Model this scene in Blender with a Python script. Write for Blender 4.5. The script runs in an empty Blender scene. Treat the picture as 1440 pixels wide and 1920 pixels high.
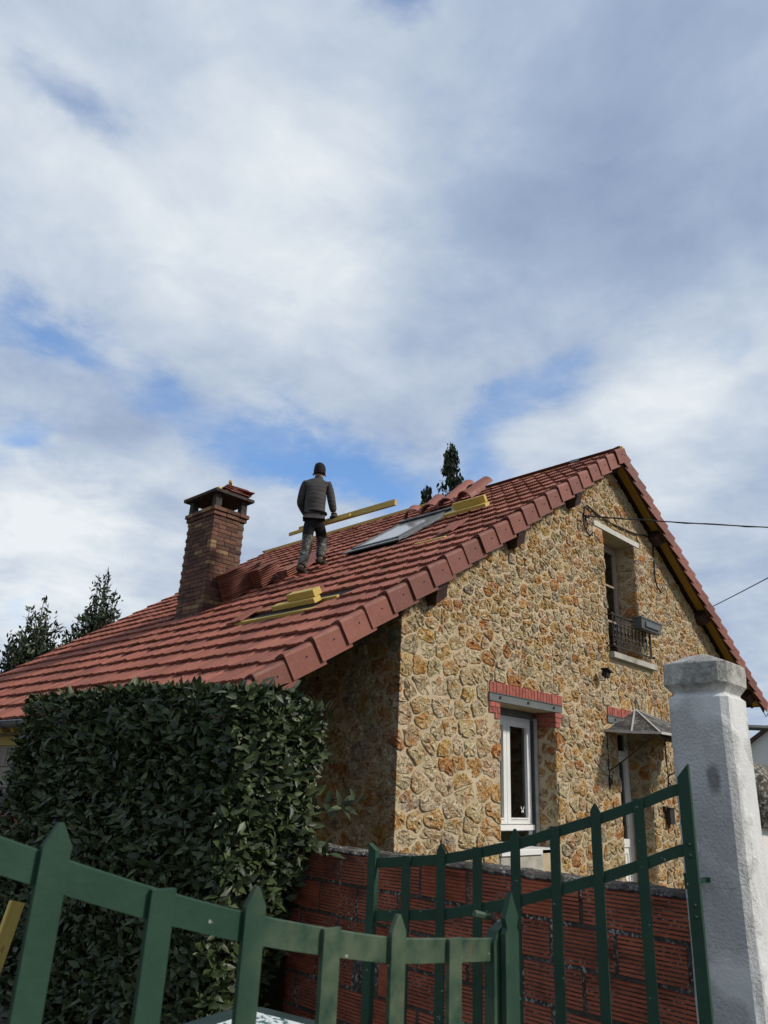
import bpy, bmesh, math, random
import numpy as np
from mathutils import Vector, Matrix
from mathutils import noise as mnoise

R = math.radians
random.seed(7); rng = np.random.default_rng(7)
scene = bpy.context.scene
COL = scene.collection

# ------------------------------------------------------------------ camera
CAM = Vector((-5.148, -4.817, 1.6))
def set_camera():
    p, y, r = R(20.505), R(45.109), R(2.635)
    f = Vector((math.sin(y)*math.cos(p), math.cos(y)*math.cos(p), math.sin(p)))
    rt = Vector((math.cos(y), -math.sin(y), 0)); up = rt.cross(f)
    rt2 = math.cos(r)*rt + math.sin(r)*up; up2 = -math.sin(r)*rt + math.cos(r)*up
    m = Matrix(((rt2.x, up2.x, -f.x, CAM.x), (rt2.y, up2.y, -f.y, CAM.y), (rt2.z, up2.z, -f.z, CAM.z), (0, 0, 0, 1)))
    cd = bpy.data.cameras.new('camera'); cd.sensor_fit = 'HORIZONTAL'; cd.sensor_width = 36; cd.lens = 34.53
    cd.clip_start = .05; cd.clip_end = 2000
    cd.dof.use_dof = True; cd.dof.focus_distance = 9.0; cd.dof.aperture_fstop = 12
    o = bpy.data.objects.new('camera', cd); COL.objects.link(o); o.matrix_world = m; scene.camera = o
set_camera()
VS = scene.view_settings
VS.view_transform = 'Standard'; VS.look = 'None'; VS.exposure = 0.2; VS.gamma = 1.0; VS.use_curve_mapping = False
scene.render.engine = 'CYCLES'
scene.cycles.use_denoising = True
scene.cycles.max_bounces = 6
scene.cycles.sample_clamp_indirect = 4

# ------------------------------------------------------------------ node helper
class NT:
    def __init__(s, nt): s.nt = nt; nt.nodes.clear()
    def n(s, typ, props=None, **ins):
        nd = s.nt.nodes.new(typ)
        for k, v in (props or {}).items(): setattr(nd, k, v)
        for k, v in ins.items():
            key = int(k[1:]) if k[0] == '_' else k.replace('__', ' ')
            s.put(nd.inputs[key], v)
        return nd
    def put(s, sock, v):
        if isinstance(v, bpy.types.NodeSocket): s.nt.links.new(v, sock)
        else:
            if hasattr(sock, 'default_value') and not isinstance(v, (int, float)) and len(v) == 3 and sock.type == 'RGBA': v = (*v, 1)
            sock.default_value = v
    def math(s, op, a, b=0.0, c=0.0, clamp=False):
        return s.n('ShaderNodeMath', {'operation': op, 'use_clamp': clamp}, _0=a, _1=b, _2=c).outputs[0]
    def vmath(s, op, a, b=(0, 0, 0)):
        nd = s.n('ShaderNodeVectorMath', {'operation': op}, _0=a, _1=b)
        return nd.outputs[1] if op in ('DOT_PRODUCT', 'LENGTH') else nd.outputs[0]
    def scale(s, v, k): 
        nd = s.n('ShaderNodeVectorMath', {'operation': 'SCALE'}, _0=v); s.put(nd.inputs['Scale'], k); return nd.outputs[0]
    def noise(s, vec, scale, detail=4, rough=.55, dist=0.0):
        return s.n('ShaderNodeTexNoise', None, Vector=vec, Scale=scale, Detail=detail, Roughness=rough, Distortion=dist).outputs
    def ramp(s, fac, stops, interp='LINEAR'):
        nd = s.n('ShaderNodeValToRGB'); nd.color_ramp.interpolation = interp
        e = nd.color_ramp.elements
        while len(e) < len(stops): e.new(.5)
        for i, (p, c) in enumerate(stops):
            e[i].position = p; e[i].color = (*c, 1) if len(c) == 3 else c
        s.put(nd.inputs[0], fac); return nd.outputs[0]
    def mix(s, fac, a, b, blend='MIX'):
        nd = s.n('ShaderNodeMix', {'data_type': 'RGBA', 'blend_type': blend, 'clamp_factor': True})
        s.put(nd.inputs[0], fac); s.put(nd.inputs[6], a); s.put(nd.inputs[7], b); return nd.outputs[2]
    def map(s, v, a, b, c=0., d=1., clamp=True):
        return s.n('ShaderNodeMapRange', {'clamp': clamp}, _0=v, _1=a, _2=b, _3=c, _4=d).outputs[0]

# ------------------------------------------------------------------ sky, clouds, sun
SUN_DIR = Vector((0.36, -0.70, 0.62)).normalized()          # towards the sun
def set_world():
    w = bpy.data.worlds.new('World'); scene.world = w; w.use_nodes = True
    t = NT(w.node_tree)
    sky = t.n('ShaderNodeTexSky', {'sky_type': 'NISHITA', 'sun_disc': False})
    sky.sun_elevation = math.asin(SUN_DIR.z); sky.sun_rotation = math.atan2(SUN_DIR.x, SUN_DIR.y)
    sky.air_density = 1.0; sky.dust_density = 1.2; sky.ozone_density = 2.0
    d = t.n('ShaderNodeTexCoord').outputs['Generated']
    d = t.vmath('NORMALIZE', d)
    z = t.n('ShaderNodeSeparateXYZ', None, Vector=d).outputs[2]
    zc = t.math('ADD', t.math('MAXIMUM', z, 0.0), .22)
    lay = t.vmath('DIVIDE', d, t.n('ShaderNodeCombineXYZ', None, X=zc, Y=zc, Z=1.0).outputs[0])   # cloud deck seen from below
    wob = t.noise(lay, 2.6, 6, .6)[1]
    wob = t.scale(t.vmath('SUBTRACT', wob, (.5, .5, .5)), .22)
    dw = t.vmath('NORMALIZE', t.vmath('ADD', d, wob))
    def blobs(lst):
        acc = None
        for (cx, cy, cz, rad, amp) in lst:
            c = t.vmath('DOT_PRODUCT', dw, (cx, cy, cz))
            g = t.math('EXPONENT', t.math('MULTIPLY', t.math('SUBTRACT', c, 1.0), 1.0/(rad*rad)))
            g = t.math('MULTIPLY', g, amp)
            acc = g if acc is None else t.math('ADD', acc, g)
        return acc
    n1 = t.noise(t.vmath('ADD', lay, (3.1, 1.7, 0)), 1.5, 7, .52, .35)[0]
    n2 = t.noise(t.vmath('ADD', lay, (8.3, 2.2, 0)), 4.5, 8, .58, .3)[0]
    rifts = [([[0.459, 0.78, 0.425], [0.579, 0.712, 0.398], [0.691, 0.609, 0.389]], 0.046, 0.20),
                  ([[0.706, 0.54, 0.457], [0.73, 0.462, 0.504], [0.761, 0.362, 0.538]], 0.026, 0.13),
                  ([[0.193, 0.833, 0.519], [0.253, 0.821, 0.512], [0.331, 0.813, 0.479]], 0.026, 0.12),
                  ([[0.238, 0.892, 0.385], [0.312, 0.869, 0.385]], 0.03, 0.13),
                  ([[0.709, 0.578, 0.403], [0.768, 0.481, 0.423]], 0.03, 0.12),
                  ([[0.101, 0.704, 0.703], [0.175, 0.698, 0.695], [0.248, 0.696, 0.674]], 0.026, 0.13),
                  ([[0.371, 0.424, 0.827], [0.432, 0.375, 0.82]], 0.028, 0.17),
                  ([[0.825, 0.245, 0.509], [0.811, 0.192, 0.553]], 0.028, 0.12),
                  ([[0.3, 0.938, 0.175], [0.345, 0.918, 0.195]], 0.03, 0.14),
                  ([[0.399, 0.795, 0.456], [0.336, 0.81, 0.48]], 0.03, 0.1)]                # rifts between the clouds: polylines of directions, half width, depth
    gl = []
    for line, rad, amp in rifts:
        for p, q in zip(line[:-1], line[1:]):
            p, q = Vector(p), Vector(q); n = max(2, int((q-p).length/(rad*1.1))+1)
            for k in range(n): v = p.lerp(q, k/n).normalized(); gl.append((v.x, v.y, v.z, rad, amp))
    gaps = blobs(gl)
    cov = t.math('ADD', t.math('MULTIPLY', t.math('SUBTRACT', n1, .5), 1.0), t.math('MULTIPLY', t.math('SUBTRACT', n2, .5), .62))
    cov = t.math('SUBTRACT', t.math('ADD', cov, .58), t.math('MULTIPLY', gaps, 1.55))
    cov = t.n('ShaderNodeMapRange', {'interpolation_type': 'SMOOTHSTEP'}, _0=cov, _1=-.20, _2=.44, _3=.05, _4=1.0).outputs[0]
    lum = blobs([(.431,.568,.701,.16,.30), (.44,.66,.61,.13,.18), (.33,.91,.255,.09,.42), (.42,.87,.25,.06,.25), (.806,.317,.499,.07,.22), (.853,.387,.351,.10,.25), (.224,.748,.625,.09,.22),
                 (.578,.355,.735,.17,-.27), (.665,.353,.658,.12,-.18), (.50,.47,.73,.06,-.05), (.426,.749,.507,.10,-.16), (.36,.85,.39,.05,-.12), (.896,.343,.283,.08,-.18), (.641,.189,.744,.13,-.05), (.219,.601,.769,.10,-.12), (.66,.54,.52,.08,-.08)])
    bri = t.math('ADD', t.math('ADD', t.math('MULTIPLY', t.math('SUBTRACT', n2, .5), .85), t.math('MULTIPLY', t.math('SUBTRACT', n1, .5), .75)), t.math('ADD', lum, .52))
    cloud = t.ramp(bri, [(0.0, (.22,.29,.43)), (.36, (.33,.41,.55)), (.62, (.47,.54,.64)), (1.0, (.72,.76,.79))])
    blue = t.mix(1.0, sky.outputs[0], (.86, 1.12, 1.34), 'MULTIPLY')
    cloud10 = t.scale(cloud, 1/.14)
    col = t.mix(cov, blue, cloud10)
    bg = t.n('ShaderNodeBackground', None, Color=col, Strength=.14)
    out = t.n('ShaderNodeOutputWorld'); t.nt.links.new(bg.outputs[0], out.inputs[0])
    w.cycles.sampling_method = 'MANUAL'; w.cycles.sample_map_resolution = 512
set_world()
def set_sun():
    ld = bpy.data.lights.new('sun', 'SUN'); ld.energy = 3.2; ld.angle = R(5); ld.color = (1.0, .93, .82)
    o = bpy.data.objects.new('sun', ld); COL.objects.link(o); o.location = (0, -10, 20)
    o.rotation_euler = SUN_DIR.to_track_quat('Z', 'Y').to_euler()
set_sun()

# ------------------------------------------------------------------ mesh helpers
WL = {}                                                      # world translation of every parent
class MB:
    def __init__(s): s.v = []; s.f = []; s.m = []; s.c = []
    def add(s, vs, fs, m=0, col=None):
        b = len(s.v); s.v += [tuple(p) for p in vs]; s.f += [tuple(i+b for i in f) for f in fs]; s.m += [m]*len(fs)
        s.c += [col]*len(vs)
        return s
    def hexa(s, p, m=0, col=None):                            # 8 points: bottom ring then top ring (both counter-clockwise from above)
        return s.add(p, [(3,2,1,0), (4,5,6,7), (0,1,5,4), (1,2,6,5), (2,3,7,6), (3,0,4,7)], m, col)
    def box(s, x0, x1, y0, y1, z0, z1, m=0, col=None):
        return s.hexa([(x0,y0,z0), (x1,y0,z0), (x1,y1,z0), (x0,y1,z0), (x0,y0,z1), (x1,y0,z1), (x1,y1,z1), (x0,y1,z1)], m, col)
    def obox(s, M, sx, sy, sz, m=0, col=None, taper=1.0):     # box centred on a matrix
        h = (sx/2, sy/2, sz/2)
        p = [M @ Vector((a*h[0]*(taper if c > 0 else 1), b*h[1]*(taper if c > 0 else 1), c*h[2])) for c in (-1, 1) for a, b in ((-1,-1), (1,-1), (1,1), (-1,1))]
        return s.hexa(p, m, col)
    def bar(s, a, b, w, h, up=(0, 0, 1), m=0, col=None):      # straight bar from a to b, w across, h along up
        a, b = Vector(a), Vector(b); d = (b-a).normalized(); u = Vector(up); sd = d.cross(u).normalized(); u = sd.cross(d)
        p = [q + sd*(i*w/2) + u*(j*h/2) for q in (a, b) for i, j in ((-1,-1), (1,-1), (1,1), (-1,1))]
        return s.add(p, [(0,1,2,3), (7,6,5,4), (0,4,5,1), (1,5,6,2), (2,6,7,3), (3,7,4,0)], m, col)
    def tube(s, pts, r, n=8, m=0, caps=True, col=None):
        pts = [Vector(p) for p in pts]; k = len(pts); rr = r if isinstance(r, (list, tuple)) else [r]*k
        vs = []; prev = None
        for i, p in enumerate(pts):
            d = (pts[min(i+1, k-1)] - pts[max(i-1, 0)]).normalized()
            if prev is None: u = d.orthogonal().normalized()
            else: u = (prev - d*prev.dot(d)).normalized()
            prev = u; w = d.cross(u)
            for j in range(n):
                a = 2*math.pi*j/n; vs.append(p + (u*math.cos(a) + w*math.sin(a))*rr[i])
        fs = [(i*n+j, i*n+(j+1) % n, (i+1)*n+(j+1) % n, (i+1)*n+j) for i in range(k-1) for j in range(n)]
        if caps: fs += [tuple(range(n-1, -1, -1)), tuple((k-1)*n+j for j in range(n))]
        return s.add(vs, fs, m, col)
    def loft(s, rings, m=0, caps=True, col=None, closed=True):
        n = len(rings[0]); vs = [p for r in rings for p in r]; k = len(rings)
        fs = [(i*n+j, i*n+(j+1) % n, (i+1)*n+(j+1) % n, (i+1)*n+j) for i in range(k-1) for j in range(n if closed else n-1)]
        if caps and closed: fs += [tuple(range(n-1, -1, -1)), tuple((k-1)*n+j for j in range(n))]
        return s.add(vs, fs, m, col)
    def prism(s, poly, ext, m=0, col=None):                   # planar polygon (3D points) extruded by a vector
        n = len(poly); e = Vector(ext); a = [Vector(p) for p in poly]; vs = a + [p+e for p in a]
        fs = [tuple(range(n-1, -1, -1)), tuple(range(n, 2*n))] + [(i, (i+1) % n, n+(i+1) % n, n+i) for i in range(n)]
        return s.add(vs, fs, m, col)

def mesh_of(name, mb, mats, smooth=False, off=(0, 0, 0), fixn=True):
    me = bpy.data.meshes.new(name)
    me.from_pydata([(v[0]-off[0], v[1]-off[1], v[2]-off[2]) for v in mb.v], [], mb.f)
    if fixn:
        bm = bmesh.new(); bm.from_mesh(me); bmesh.ops.recalc_face_normals(bm, faces=bm.faces); bm.to_mesh(me); bm.free()
    for m in (mats if isinstance(mats, (list, tuple)) else [mats]): me.materials.append(m)
    if any(mb.m): me.polygons.foreach_set('material_index', mb.m)
    if any(c is not None for c in mb.c):
        at = me.color_attributes.new('tint', 'FLOAT_COLOR', 'POINT')
        at.data.foreach_set('color', [x for c in mb.c for x in (tuple(c)+(1,) if c is not None else (1, 1, 1, 1))])
    if smooth: me.polygons.foreach_set('use_smooth', [True]*len(me.polygons))
    me.update(); return me
def tag(o, label=None, cat=None, group=None, kind=None):
    for k, v in (('label', label), ('category', cat), ('group', group), ('kind', kind)):
        if v: o[k] = v
    return o
def thing(name, loc, label, cat, group=None):
    o = bpy.data.objects.new(name, None); o.empty_display_size = .2; COL.objects.link(o); o.location = loc; WL[o] = Vector(loc)
    return tag(o, label, cat, group)
def solo(name, mb, mats, label, cat, group=None, smooth=False, kind=None, base=None):   # a thing that is one mesh, world coordinates
    a = np.array(mb.v); base = base or ((a[:,0].min()+a[:,0].max())/2, (a[:,1].min()+a[:,1].max())/2, a[:,2].min())
    o = bpy.data.objects.new(name, mesh_of(name, mb, mats, smooth, base)); COL.objects.link(o); o.location = base; WL[o] = Vector(base)
    return tag(o, label, cat, group, kind)
def part(name, mb, mats, parent, smooth=False, kind=None, label=None, origin=None, fixn=True):
    off = WL[parent]; og = Vector(origin) if origin is not None else off
    o = bpy.data.objects.new(name, mesh_of(name, mb, mats, smooth, og, fixn)); COL.objects.link(o); o.parent = parent
    o.location = og - off; WL[o] = og
    return tag(o, label, kind=kind)
def inst(name, me, M, parent):                               # shared mesh placed by a world matrix
    o = bpy.data.objects.new(name, me); COL.objects.link(o); o.parent = parent
    o.matrix_local = Matrix.Translation(-WL[parent]) @ M
    return o
def np_mesh(name, V, F, mat, rnd=None, smooth=False):
    me = bpy.data.meshes.new(name); V = np.asarray(V, np.float32); F = np.asarray(F, np.int32); k = F.shape[1]
    me.vertices.add(len(V)); me.vertices.foreach_set('co', V.ravel())
    me.loops.add(F.size); me.loops.foreach_set('vertex_index', F.ravel())
    me.polygons.add(len(F)); me.polygons.foreach_set('loop_start', np.arange(0, F.size, k, dtype=np.int32))
    me.polygons.foreach_set('loop_total', np.full(len(F), k, np.int32))
    me.polygons.foreach_set('use_smooth', np.full(len(F), bool(smooth)))
    me.materials.append(mat)
    if rnd is not None:
        at = me.attributes.new('rnd', 'FLOAT', 'POINT'); at.data.foreach_set('value', np.asarray(rnd, np.float32))
    me.update(); me.validate(); return me
def frame(o, X, Y, Z):                                       # matrix from axes
    return Matrix(((X[0], Y[0], Z[0], o[0]), (X[1], Y[1], Z[1], o[1]), (X[2], Y[2], Z[2], o[2]), (0, 0, 0, 1)))
_cm = scene.camera.matrix_world.inverted()
def in_view(p, margin=1.08):                                 # is a point inside the photograph's frame (used to choose which pieces become objects)
    q = _cm @ Vector(p)
    if q.z > -.1: return False
    return abs(q.x/-q.z) < .5213*margin and abs(q.y/-q.z) < .695*margin

# ------------------------------------------------------------------ materials
def newmat(name):
    m = bpy.data.materials.new(name); m.use_nodes = True
    return m, NT(m.node_tree)
def finish(t, col, rough=.8, bump=None, bstr=.3, bdist=.01, spec=.5, metal=0.0, extra=None):
    kw = dict(Base__Color=col, Roughness=rough, Metallic=metal)
    b = t.n('ShaderNodeBsdfPrincipled', None, **kw); b.inputs['Specular IOR Level'].default_value = spec
    if bump is not None:
        bn = t.n('ShaderNodeBump', None, Strength=bstr, Distance=bdist, Height=bump); t.nt.links.new(bn.outputs[0], b.inputs['Normal'])
    for k, v in (extra or {}).items(): t.put(b.inputs[k], v)
    o = t.n('ShaderNodeOutputMaterial'); t.nt.links.new(b.outputs[0], o.inputs[0]); return b
def pos(t): return t.n('ShaderNodeNewGeometry').outputs['Position']
def rnd(t):                                                  # one random number for each piece, single or joined
    a = t.n('ShaderNodeObjectInfo').outputs['Random']; b = t.n('ShaderNodeAttribute', {'attribute_name': 'rnd'}).outputs['Fac']
    return t.math('FRACT', t.math('ADD', a, b))
def simple(name, cols, scale=6, rough=.7, bstr=.15, bscale=60, spec=.4, bdist=.004, detail=5, metal=0.0, stretch=None, dirt=0.0):
    m, t = newmat(name); p = pos(t)
    if stretch: p = t.vmath('MULTIPLY', p, stretch)
    n = t.noise(p, scale, detail, .6)[0]
    k = len(cols); c = t.ramp(n, [(.3+.4*i/max(1, k-1), q) for i, q in enumerate(cols)])
    if dirt:
        dn = t.map(t.noise(pos(t), 2.7, 6, .65)[0], .48, .72); c = t.mix(t.math('MULTIPLY', dn, dirt), c, (.05, .045, .04))
    r = t.map(t.noise(p, scale*2.3, 3)[0], .3, .7, rough-.08, min(1, rough+.08))
    finish(t, c, r, t.noise(p, bscale, 4, .6)[0], bstr, bdist, spec, metal); return m

def mat_stone():
    m, t = newmat('meuliere_stone'); p = pos(t)
    c = t.n('ShaderNodeAttribute', {'attribute_name': 'tint'}).outputs['Color']
    big = t.noise(p, 8, 5, .6, .4)[0]; mid = t.noise(p, 24, 6, .72)[0]; fine = t.noise(t.vmath('ADD', p, (3, 8, 1)), 52, 5, .75)[0]
    c2 = t.mix(t.math('MULTIPLY', t.map(big, .50, .64), .85), c, (.44, .205, .055))
    c2 = t.mix(t.math('MULTIPLY', t.map(t.noise(t.vmath('ADD', p, (5, 3, 9)), 10, 5, .65)[0], .49, .60), .8), c2, (.56, .48, .35))
    c2 = t.mix(t.math('MULTIPLY', t.map(t.noise(t.vmath('ADD', p, (1, 13, 4)), 13, 5, .65)[0], .57, .70), .45), c2, (.15, .125, .095))
    c2 = t.mix(1.0, c2, t.ramp(mid, [(.32, (.40, .33, .26)), (.43, (.92, .88, .82)), (.56, (1.12, 1.1, 1.05)), (.68, (1.5, 1.45, 1.36))]), 'MULTIPLY')
    pit = t.map(fine, .36, .46)
    c2 = t.mix(pit, t.mix(1.0, c2, (.40, .32, .24), 'MULTIPLY'), c2)
    h = t.math('ADD', t.math('MULTIPLY', mid, 1.2), t.math('MULTIPLY', pit, .45))
    finish(t, c2, .92, h, 1.0, .028, .15); return m
def mat_tile(name='terracotta_tile', base=((.185,.056,.035), (.25,.075,.045), (.31,.102,.064))):
    m, t = newmat(name); p = pos(t); r = rnd(t)
    c = t.ramp(r, [(0, base[0]), (.5, base[1]), (1, base[2])])
    st = t.noise(p, 4.5, 6, .65)[0]
    c = t.mix(t.math('MULTIPLY', t.map(st, .48, .70), .32), c, (.11, .045, .035))
    c = t.mix(t.math('MULTIPLY', t.map(t.noise(p, 38, 4, .7)[0], .56, .72), .30), c, (.46, .24, .18))
    finish(t, c, t.map(st, .3, .7, .55, .75), t.noise(p, 160, 3, .6)[0], .12, .004, .35); return m
def mat_chimney_brick():
    m, t = newmat('chimney_brick'); p = pos(t); r = rnd(t)
    c = t.ramp(r, [(0, (.065,.037,.029)), (.25, (.10,.054,.040)), (.5, (.135,.068,.048)), (.72, (.165,.083,.056)), (.86, (.115,.062,.046)), (.9, (.22,.14,.075)), (1, (.29,.19,.105))], 'LINEAR')
    n = t.noise(p, 26, 5, .65)[0]
    c = t.mix(1.0, c, t.ramp(n, [(.3, (.55,.55,.55)), (.7, (1.25,1.2,1.15))]), 'MULTIPLY')
    finish(t, c, .85, t.noise(p, 110, 4, .7)[0], .5, .006, .25); return m
def mat_hollow_brick(name, a, b):
    m, t = newmat(name); p = pos(t); r = rnd(t)
    c = t.mix(r, a, b)
    n = t.noise(t.vmath('MULTIPLY', p, (1, .35, 1)), 13, 6, .68)[0]
    c = t.mix(1.0, c, t.ramp(n, [(.28, (.30,.28,.28)), (.5, (.95,.95,.95)), (.72, (1.35,1.25,1.2))]), 'MULTIPLY')
    drip = t.noise(t.vmath('MULTIPLY', p, (1, 6, .7)), 5, 4, .6)[0]
    c = t.mix(t.math('MULTIPLY', t.map(drip, .55, .75), .38), c, (.035, .026, .024))
    sp = t.map(t.noise(p, 90, 3, .7)[0], .66, .72)
    c = t.mix(t.math('MULTIPLY', sp, .6), c, (.40, .37, .33))
    finish(t, c, .82, t.noise(p, 130, 3, .6)[0], .25, .004, .3); return m
def mat_lichen_mortar(name, a, b, w=.5, scale=11):
    m, t = newmat(name); p = pos(t)
    n = t.noise(p, scale, 6, .7)[0]
    c = t.ramp(n, [(.36, a), (.56, b)])
    sp = t.map(t.noise(p, 62, 5, .72)[0], .52, .60)
    pt = t.map(t.noise(t.vmath('ADD', p, (2, 4, 1)), 5, 3, .6)[0], .44, .60)
    c = t.mix(t.math('MULTIPLY', t.math('MULTIPLY', sp, pt), w), c, (.62, .60, .55))
    finish(t, c, .93, t.noise(p, 75, 5, .7)[0], .8, .012, .15); return m
def mat_leaf(name, a, b, c_, rough=.38, spec=.5, trans=.06):
    m, t = newmat(name); r = rnd(t)
    col = t.ramp(r, [(0, a), (.55, b), (.9, c_), (1, c_)])
    n = t.noise(pos(t), 30, 3)[0]
    col = t.mix(1.0, col, t.ramp(n, [(.3, (.7,.7,.7)), (.7, (1.2,1.2,1.15))]), 'MULTIPLY')
    b_ = finish(t, col, rough, None, spec=spec)
    return m
def mat_stucco():
    m, t = newmat('painted_stucco'); p = pos(t)
    n = t.noise(p, 5, 5, .6)[0]
    c = t.ramp(n, [(.3, (.55,.555,.55)), (.55, (.63,.635,.63)), (.75, (.68,.68,.67))])
    z = t.n('ShaderNodeSeparateXYZ', None, Vector=p).outputs[2]
    # weathered, unpainted cement head of the pillar
    capm = t.map(z, 1.99, 2.03)
    cg = t.ramp(t.noise(p, 40, 5, .7)[0], [(.3, (.22,.22,.20)), (.52, (.40,.39,.36)), (.72, (.56,.55,.52))])
    c = t.mix(capm, c, cg)
    # cracks and patches with their own shape
    v = t.n('ShaderNodeTexVoronoi', {'feature': 'DISTANCE_TO_EDGE'}, Vector=t.vmath('ADD', p, t.scale(t.noise(p, 14, 4)[1], .06)), Scale=7.5).outputs[0]
    cr = t.math('MULTIPLY', t.map(v, .0, .016, 1, 0), t.map(t.noise(p, 3.2, 2)[0], .54, .62))
    c = t.mix(t.math('MULTIPLY', cr, .35), c, (.22, .21, .20))
    dirt = t.math('MULTIPLY', t.map(t.noise(t.vmath('MULTIPLY', p, (1, 1, .25)), 9, 5, .7)[0], .53, .72), .45)
    c = t.mix(dirt, c, (.33, .32, .29))
    dk = t.vmath('LENGTH', t.vmath('MULTIPLY', t.vmath('SUBTRACT', t.vmath('ADD', p, t.scale(t.noise(p, 30, 3)[1], .03)), (-2.185, -3.655, 1.70)), (1.3, 1.5, .75)))
    c = t.mix(t.math('MULTIPLY', t.map(dk, .028, .05, 1, 0), .75), c, (.17, .17, .165))
    smoothzone = t.map(t.noise(t.vmath('ADD', p, (7, 1, 3)), 4.5, 2)[0], .42, .55)
    h = t.math('MULTIPLY', t.noise(p, 85, 5, .65)[0], t.math('ADD', t.math('MULTIPLY', smoothzone, .8), .2))
    finish(t, c, .92, t.math('SUBTRACT', h, t.math('MULTIPLY', cr, .12)), 1.0, .022, .15); return m
def mat_green_paint():
    m, t = newmat('green_gate_paint'); p = pos(t)
    n = t.noise(p, 7, 5, .6)[0]
    c = t.ramp(n, [(.3, (.011,.037,.022)), (.6, (.015,.047,.028)), (.8, (.021,.060,.035))])
    x = t.n('ShaderNodeSeparateXYZ', None, Vector=p)
    # sun-bleached and rusty upper edge near the middle of the closed leaf
    zone = t.math('MULTIPLY', t.math('MULTIPLY', t.map(x.outputs[0], -4.42, -4.28), t.map(x.outputs[0], -3.80, -3.74, 1, 0)), t.map(x.outputs[1], -3.70, -3.76))
    fade = t.math('MULTIPLY', zone, t.map(t.noise(p, 16, 4)[0], .34, .6))
    c = t.mix(t.math('MULTIPLY', fade, .6), c, (.10, .125, .075))
    rs = t.math('MULTIPLY', zone, t.map(t.noise(t.vmath('MULTIPLY', p, (1, 1, .35)), 30, 6, .75)[0], .60, .70))
    c = t.mix(t.math('MULTIPLY', rs, .8), c, (.16, .055, .025))
    chip = t.map(t.noise(p, 55, 2, .5)[0], .735, .75)
    c = t.mix(t.math('MULTIPLY', chip, .7), c, (.32, .35, .33))
    finish(t, c, t.map(n, .3, .7, .50, .68), t.noise(p, 60, 3)[0], .2, .004, .28); return m
def mat_wood(name, a, b, rough=.6):
    m, t = newmat(name); oi = t.n('ShaderNodeObjectInfo').outputs['Random']
    p = t.n('ShaderNodeTexCoord').outputs['Object']
    g = t.noise(t.vmath('MULTIPLY', p, (1.2, 14, 14)), 5, 5, .6, .6)[0]
    c = t.ramp(g, [(.3, a), (.7, b)])
    c = t.mix(1.0, c, t.ramp(oi, [(0, (.85,.85,.85)), (1, (1.12,1.1,1.05))]), 'MULTIPLY')
    kn = t.map(t.noise(t.vmath('MULTIPLY', p, (3, 9, 9)), 2.2, 2)[0], .68, .74); c = t.mix(t.math('MULTIPLY', kn, .5), c, (.13, .06, .02))
    finish(t, c, rough, g, .15, .003, .3); return m
def mat_glass(name='window_glass', tint=(.55, .6, .6)):
    m, t = newmat(name)
    f = t.n('ShaderNodeFresnel', None, IOR=1.5).outputs[0]
    g = t.n('ShaderNodeBsdfGlossy', None, Color=(1, 1, 1), Roughness=.02)
    tr = t.n('ShaderNodeBsdfTransparent', None, Color=tint)
    mx = t.n('ShaderNodeMixShader'); t.put(mx.inputs[0], t.math('ADD', t.math('MULTIPLY', f, 1.0), .02)); t.nt.links.new(tr.outputs[0], mx.inputs[1]); t.nt.links.new(g.outputs[0], mx.inputs[2])
    o = t.n('ShaderNodeOutputMaterial'); t.nt.links.new(mx.outputs[0], o.inputs[0]); return m

MT = {}
MT['stone'] = mat_stone(); MT['tile'] = mat_tile()
MT['verge'] = mat_tile('terracotta_verge', ((.135,.044,.030), (.18,.056,.037), (.22,.073,.050)))
MT['ridge'] = mat_tile('terracotta_ridge', ((.20,.064,.045), (.25,.085,.06), (.29,.105,.078)))
MT['chbrick'] = mat_chimney_brick()
MT['hbrick'] = mat_hollow_brick('hollow_brick', (.28,.072,.035), (.38,.108,.056)); MT['hbrick_burnt'] = mat_hollow_brick('burnt_hollow_brick', (.05,.044,.05), (.075,.06,.062))
MT['redbrick'] = mat_hollow_brick('red_facing_brick', (.30,.085,.062), (.36,.11,.082))
MT['mortar'] = simple('lime_mortar', [(.39,.31,.20), (.46,.375,.25), (.52,.43,.30)], 5, .95, .7, 70, .12, .010, dirt=.22)
MT['wallmortar'] = mat_lichen_mortar('lichen_mortar', (.040,.033,.030), (.085,.074,.066), .7)
MT['chmortar'] = simple('chimney_mortar', [(.10,.07,.05), (.16,.12,.09)], 20, .95, .4, 100, .1)
MT['coping'] = mat_lichen_mortar('lichen_coping', (.030,.027,.025), (.085,.078,.070), .65, 24)
MT['moss'] = mat_lichen_mortar('mossy_coping', (.035,.032,.026), (.13,.115,.095), .8, 22)
MT['hedge'] = mat_leaf('laurel_leaf', (.022,.034,.014), (.034,.050,.019), (.062,.084,.030), .46, .30)
MT['tree'] = mat_leaf('evergreen_leaf', (.012,.024,.010), (.022,.038,.014), (.035,.055,.02), .5)
MT['conifer'] = mat_leaf('conifer_needles', (.014,.024,.016), (.022,.034,.02), (.03,.045,.025), .7, .2)
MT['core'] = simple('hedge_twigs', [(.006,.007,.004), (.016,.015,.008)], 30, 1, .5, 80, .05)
MT['bark'] = simple('bark', [(.05,.04,.03), (.10,.08,.06)], 12, .95, .6, 50, .1, .01)
MT['stucco'] = mat_stucco(); MT['green'] = mat_green_paint()
MT['pine'] = mat_wood('treated_pine', (.46,.32,.070), (.60,.45,.13)); MT['pineold'] = mat_wood('varnished_pine', (.36,.20,.030), (.52,.33,.06), .5)
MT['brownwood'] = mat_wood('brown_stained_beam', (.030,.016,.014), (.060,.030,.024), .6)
MT['oldwood'] = mat_wood('weathered_window_wood', (.28,.20,.15), (.42,.33,.27), .7)
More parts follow.
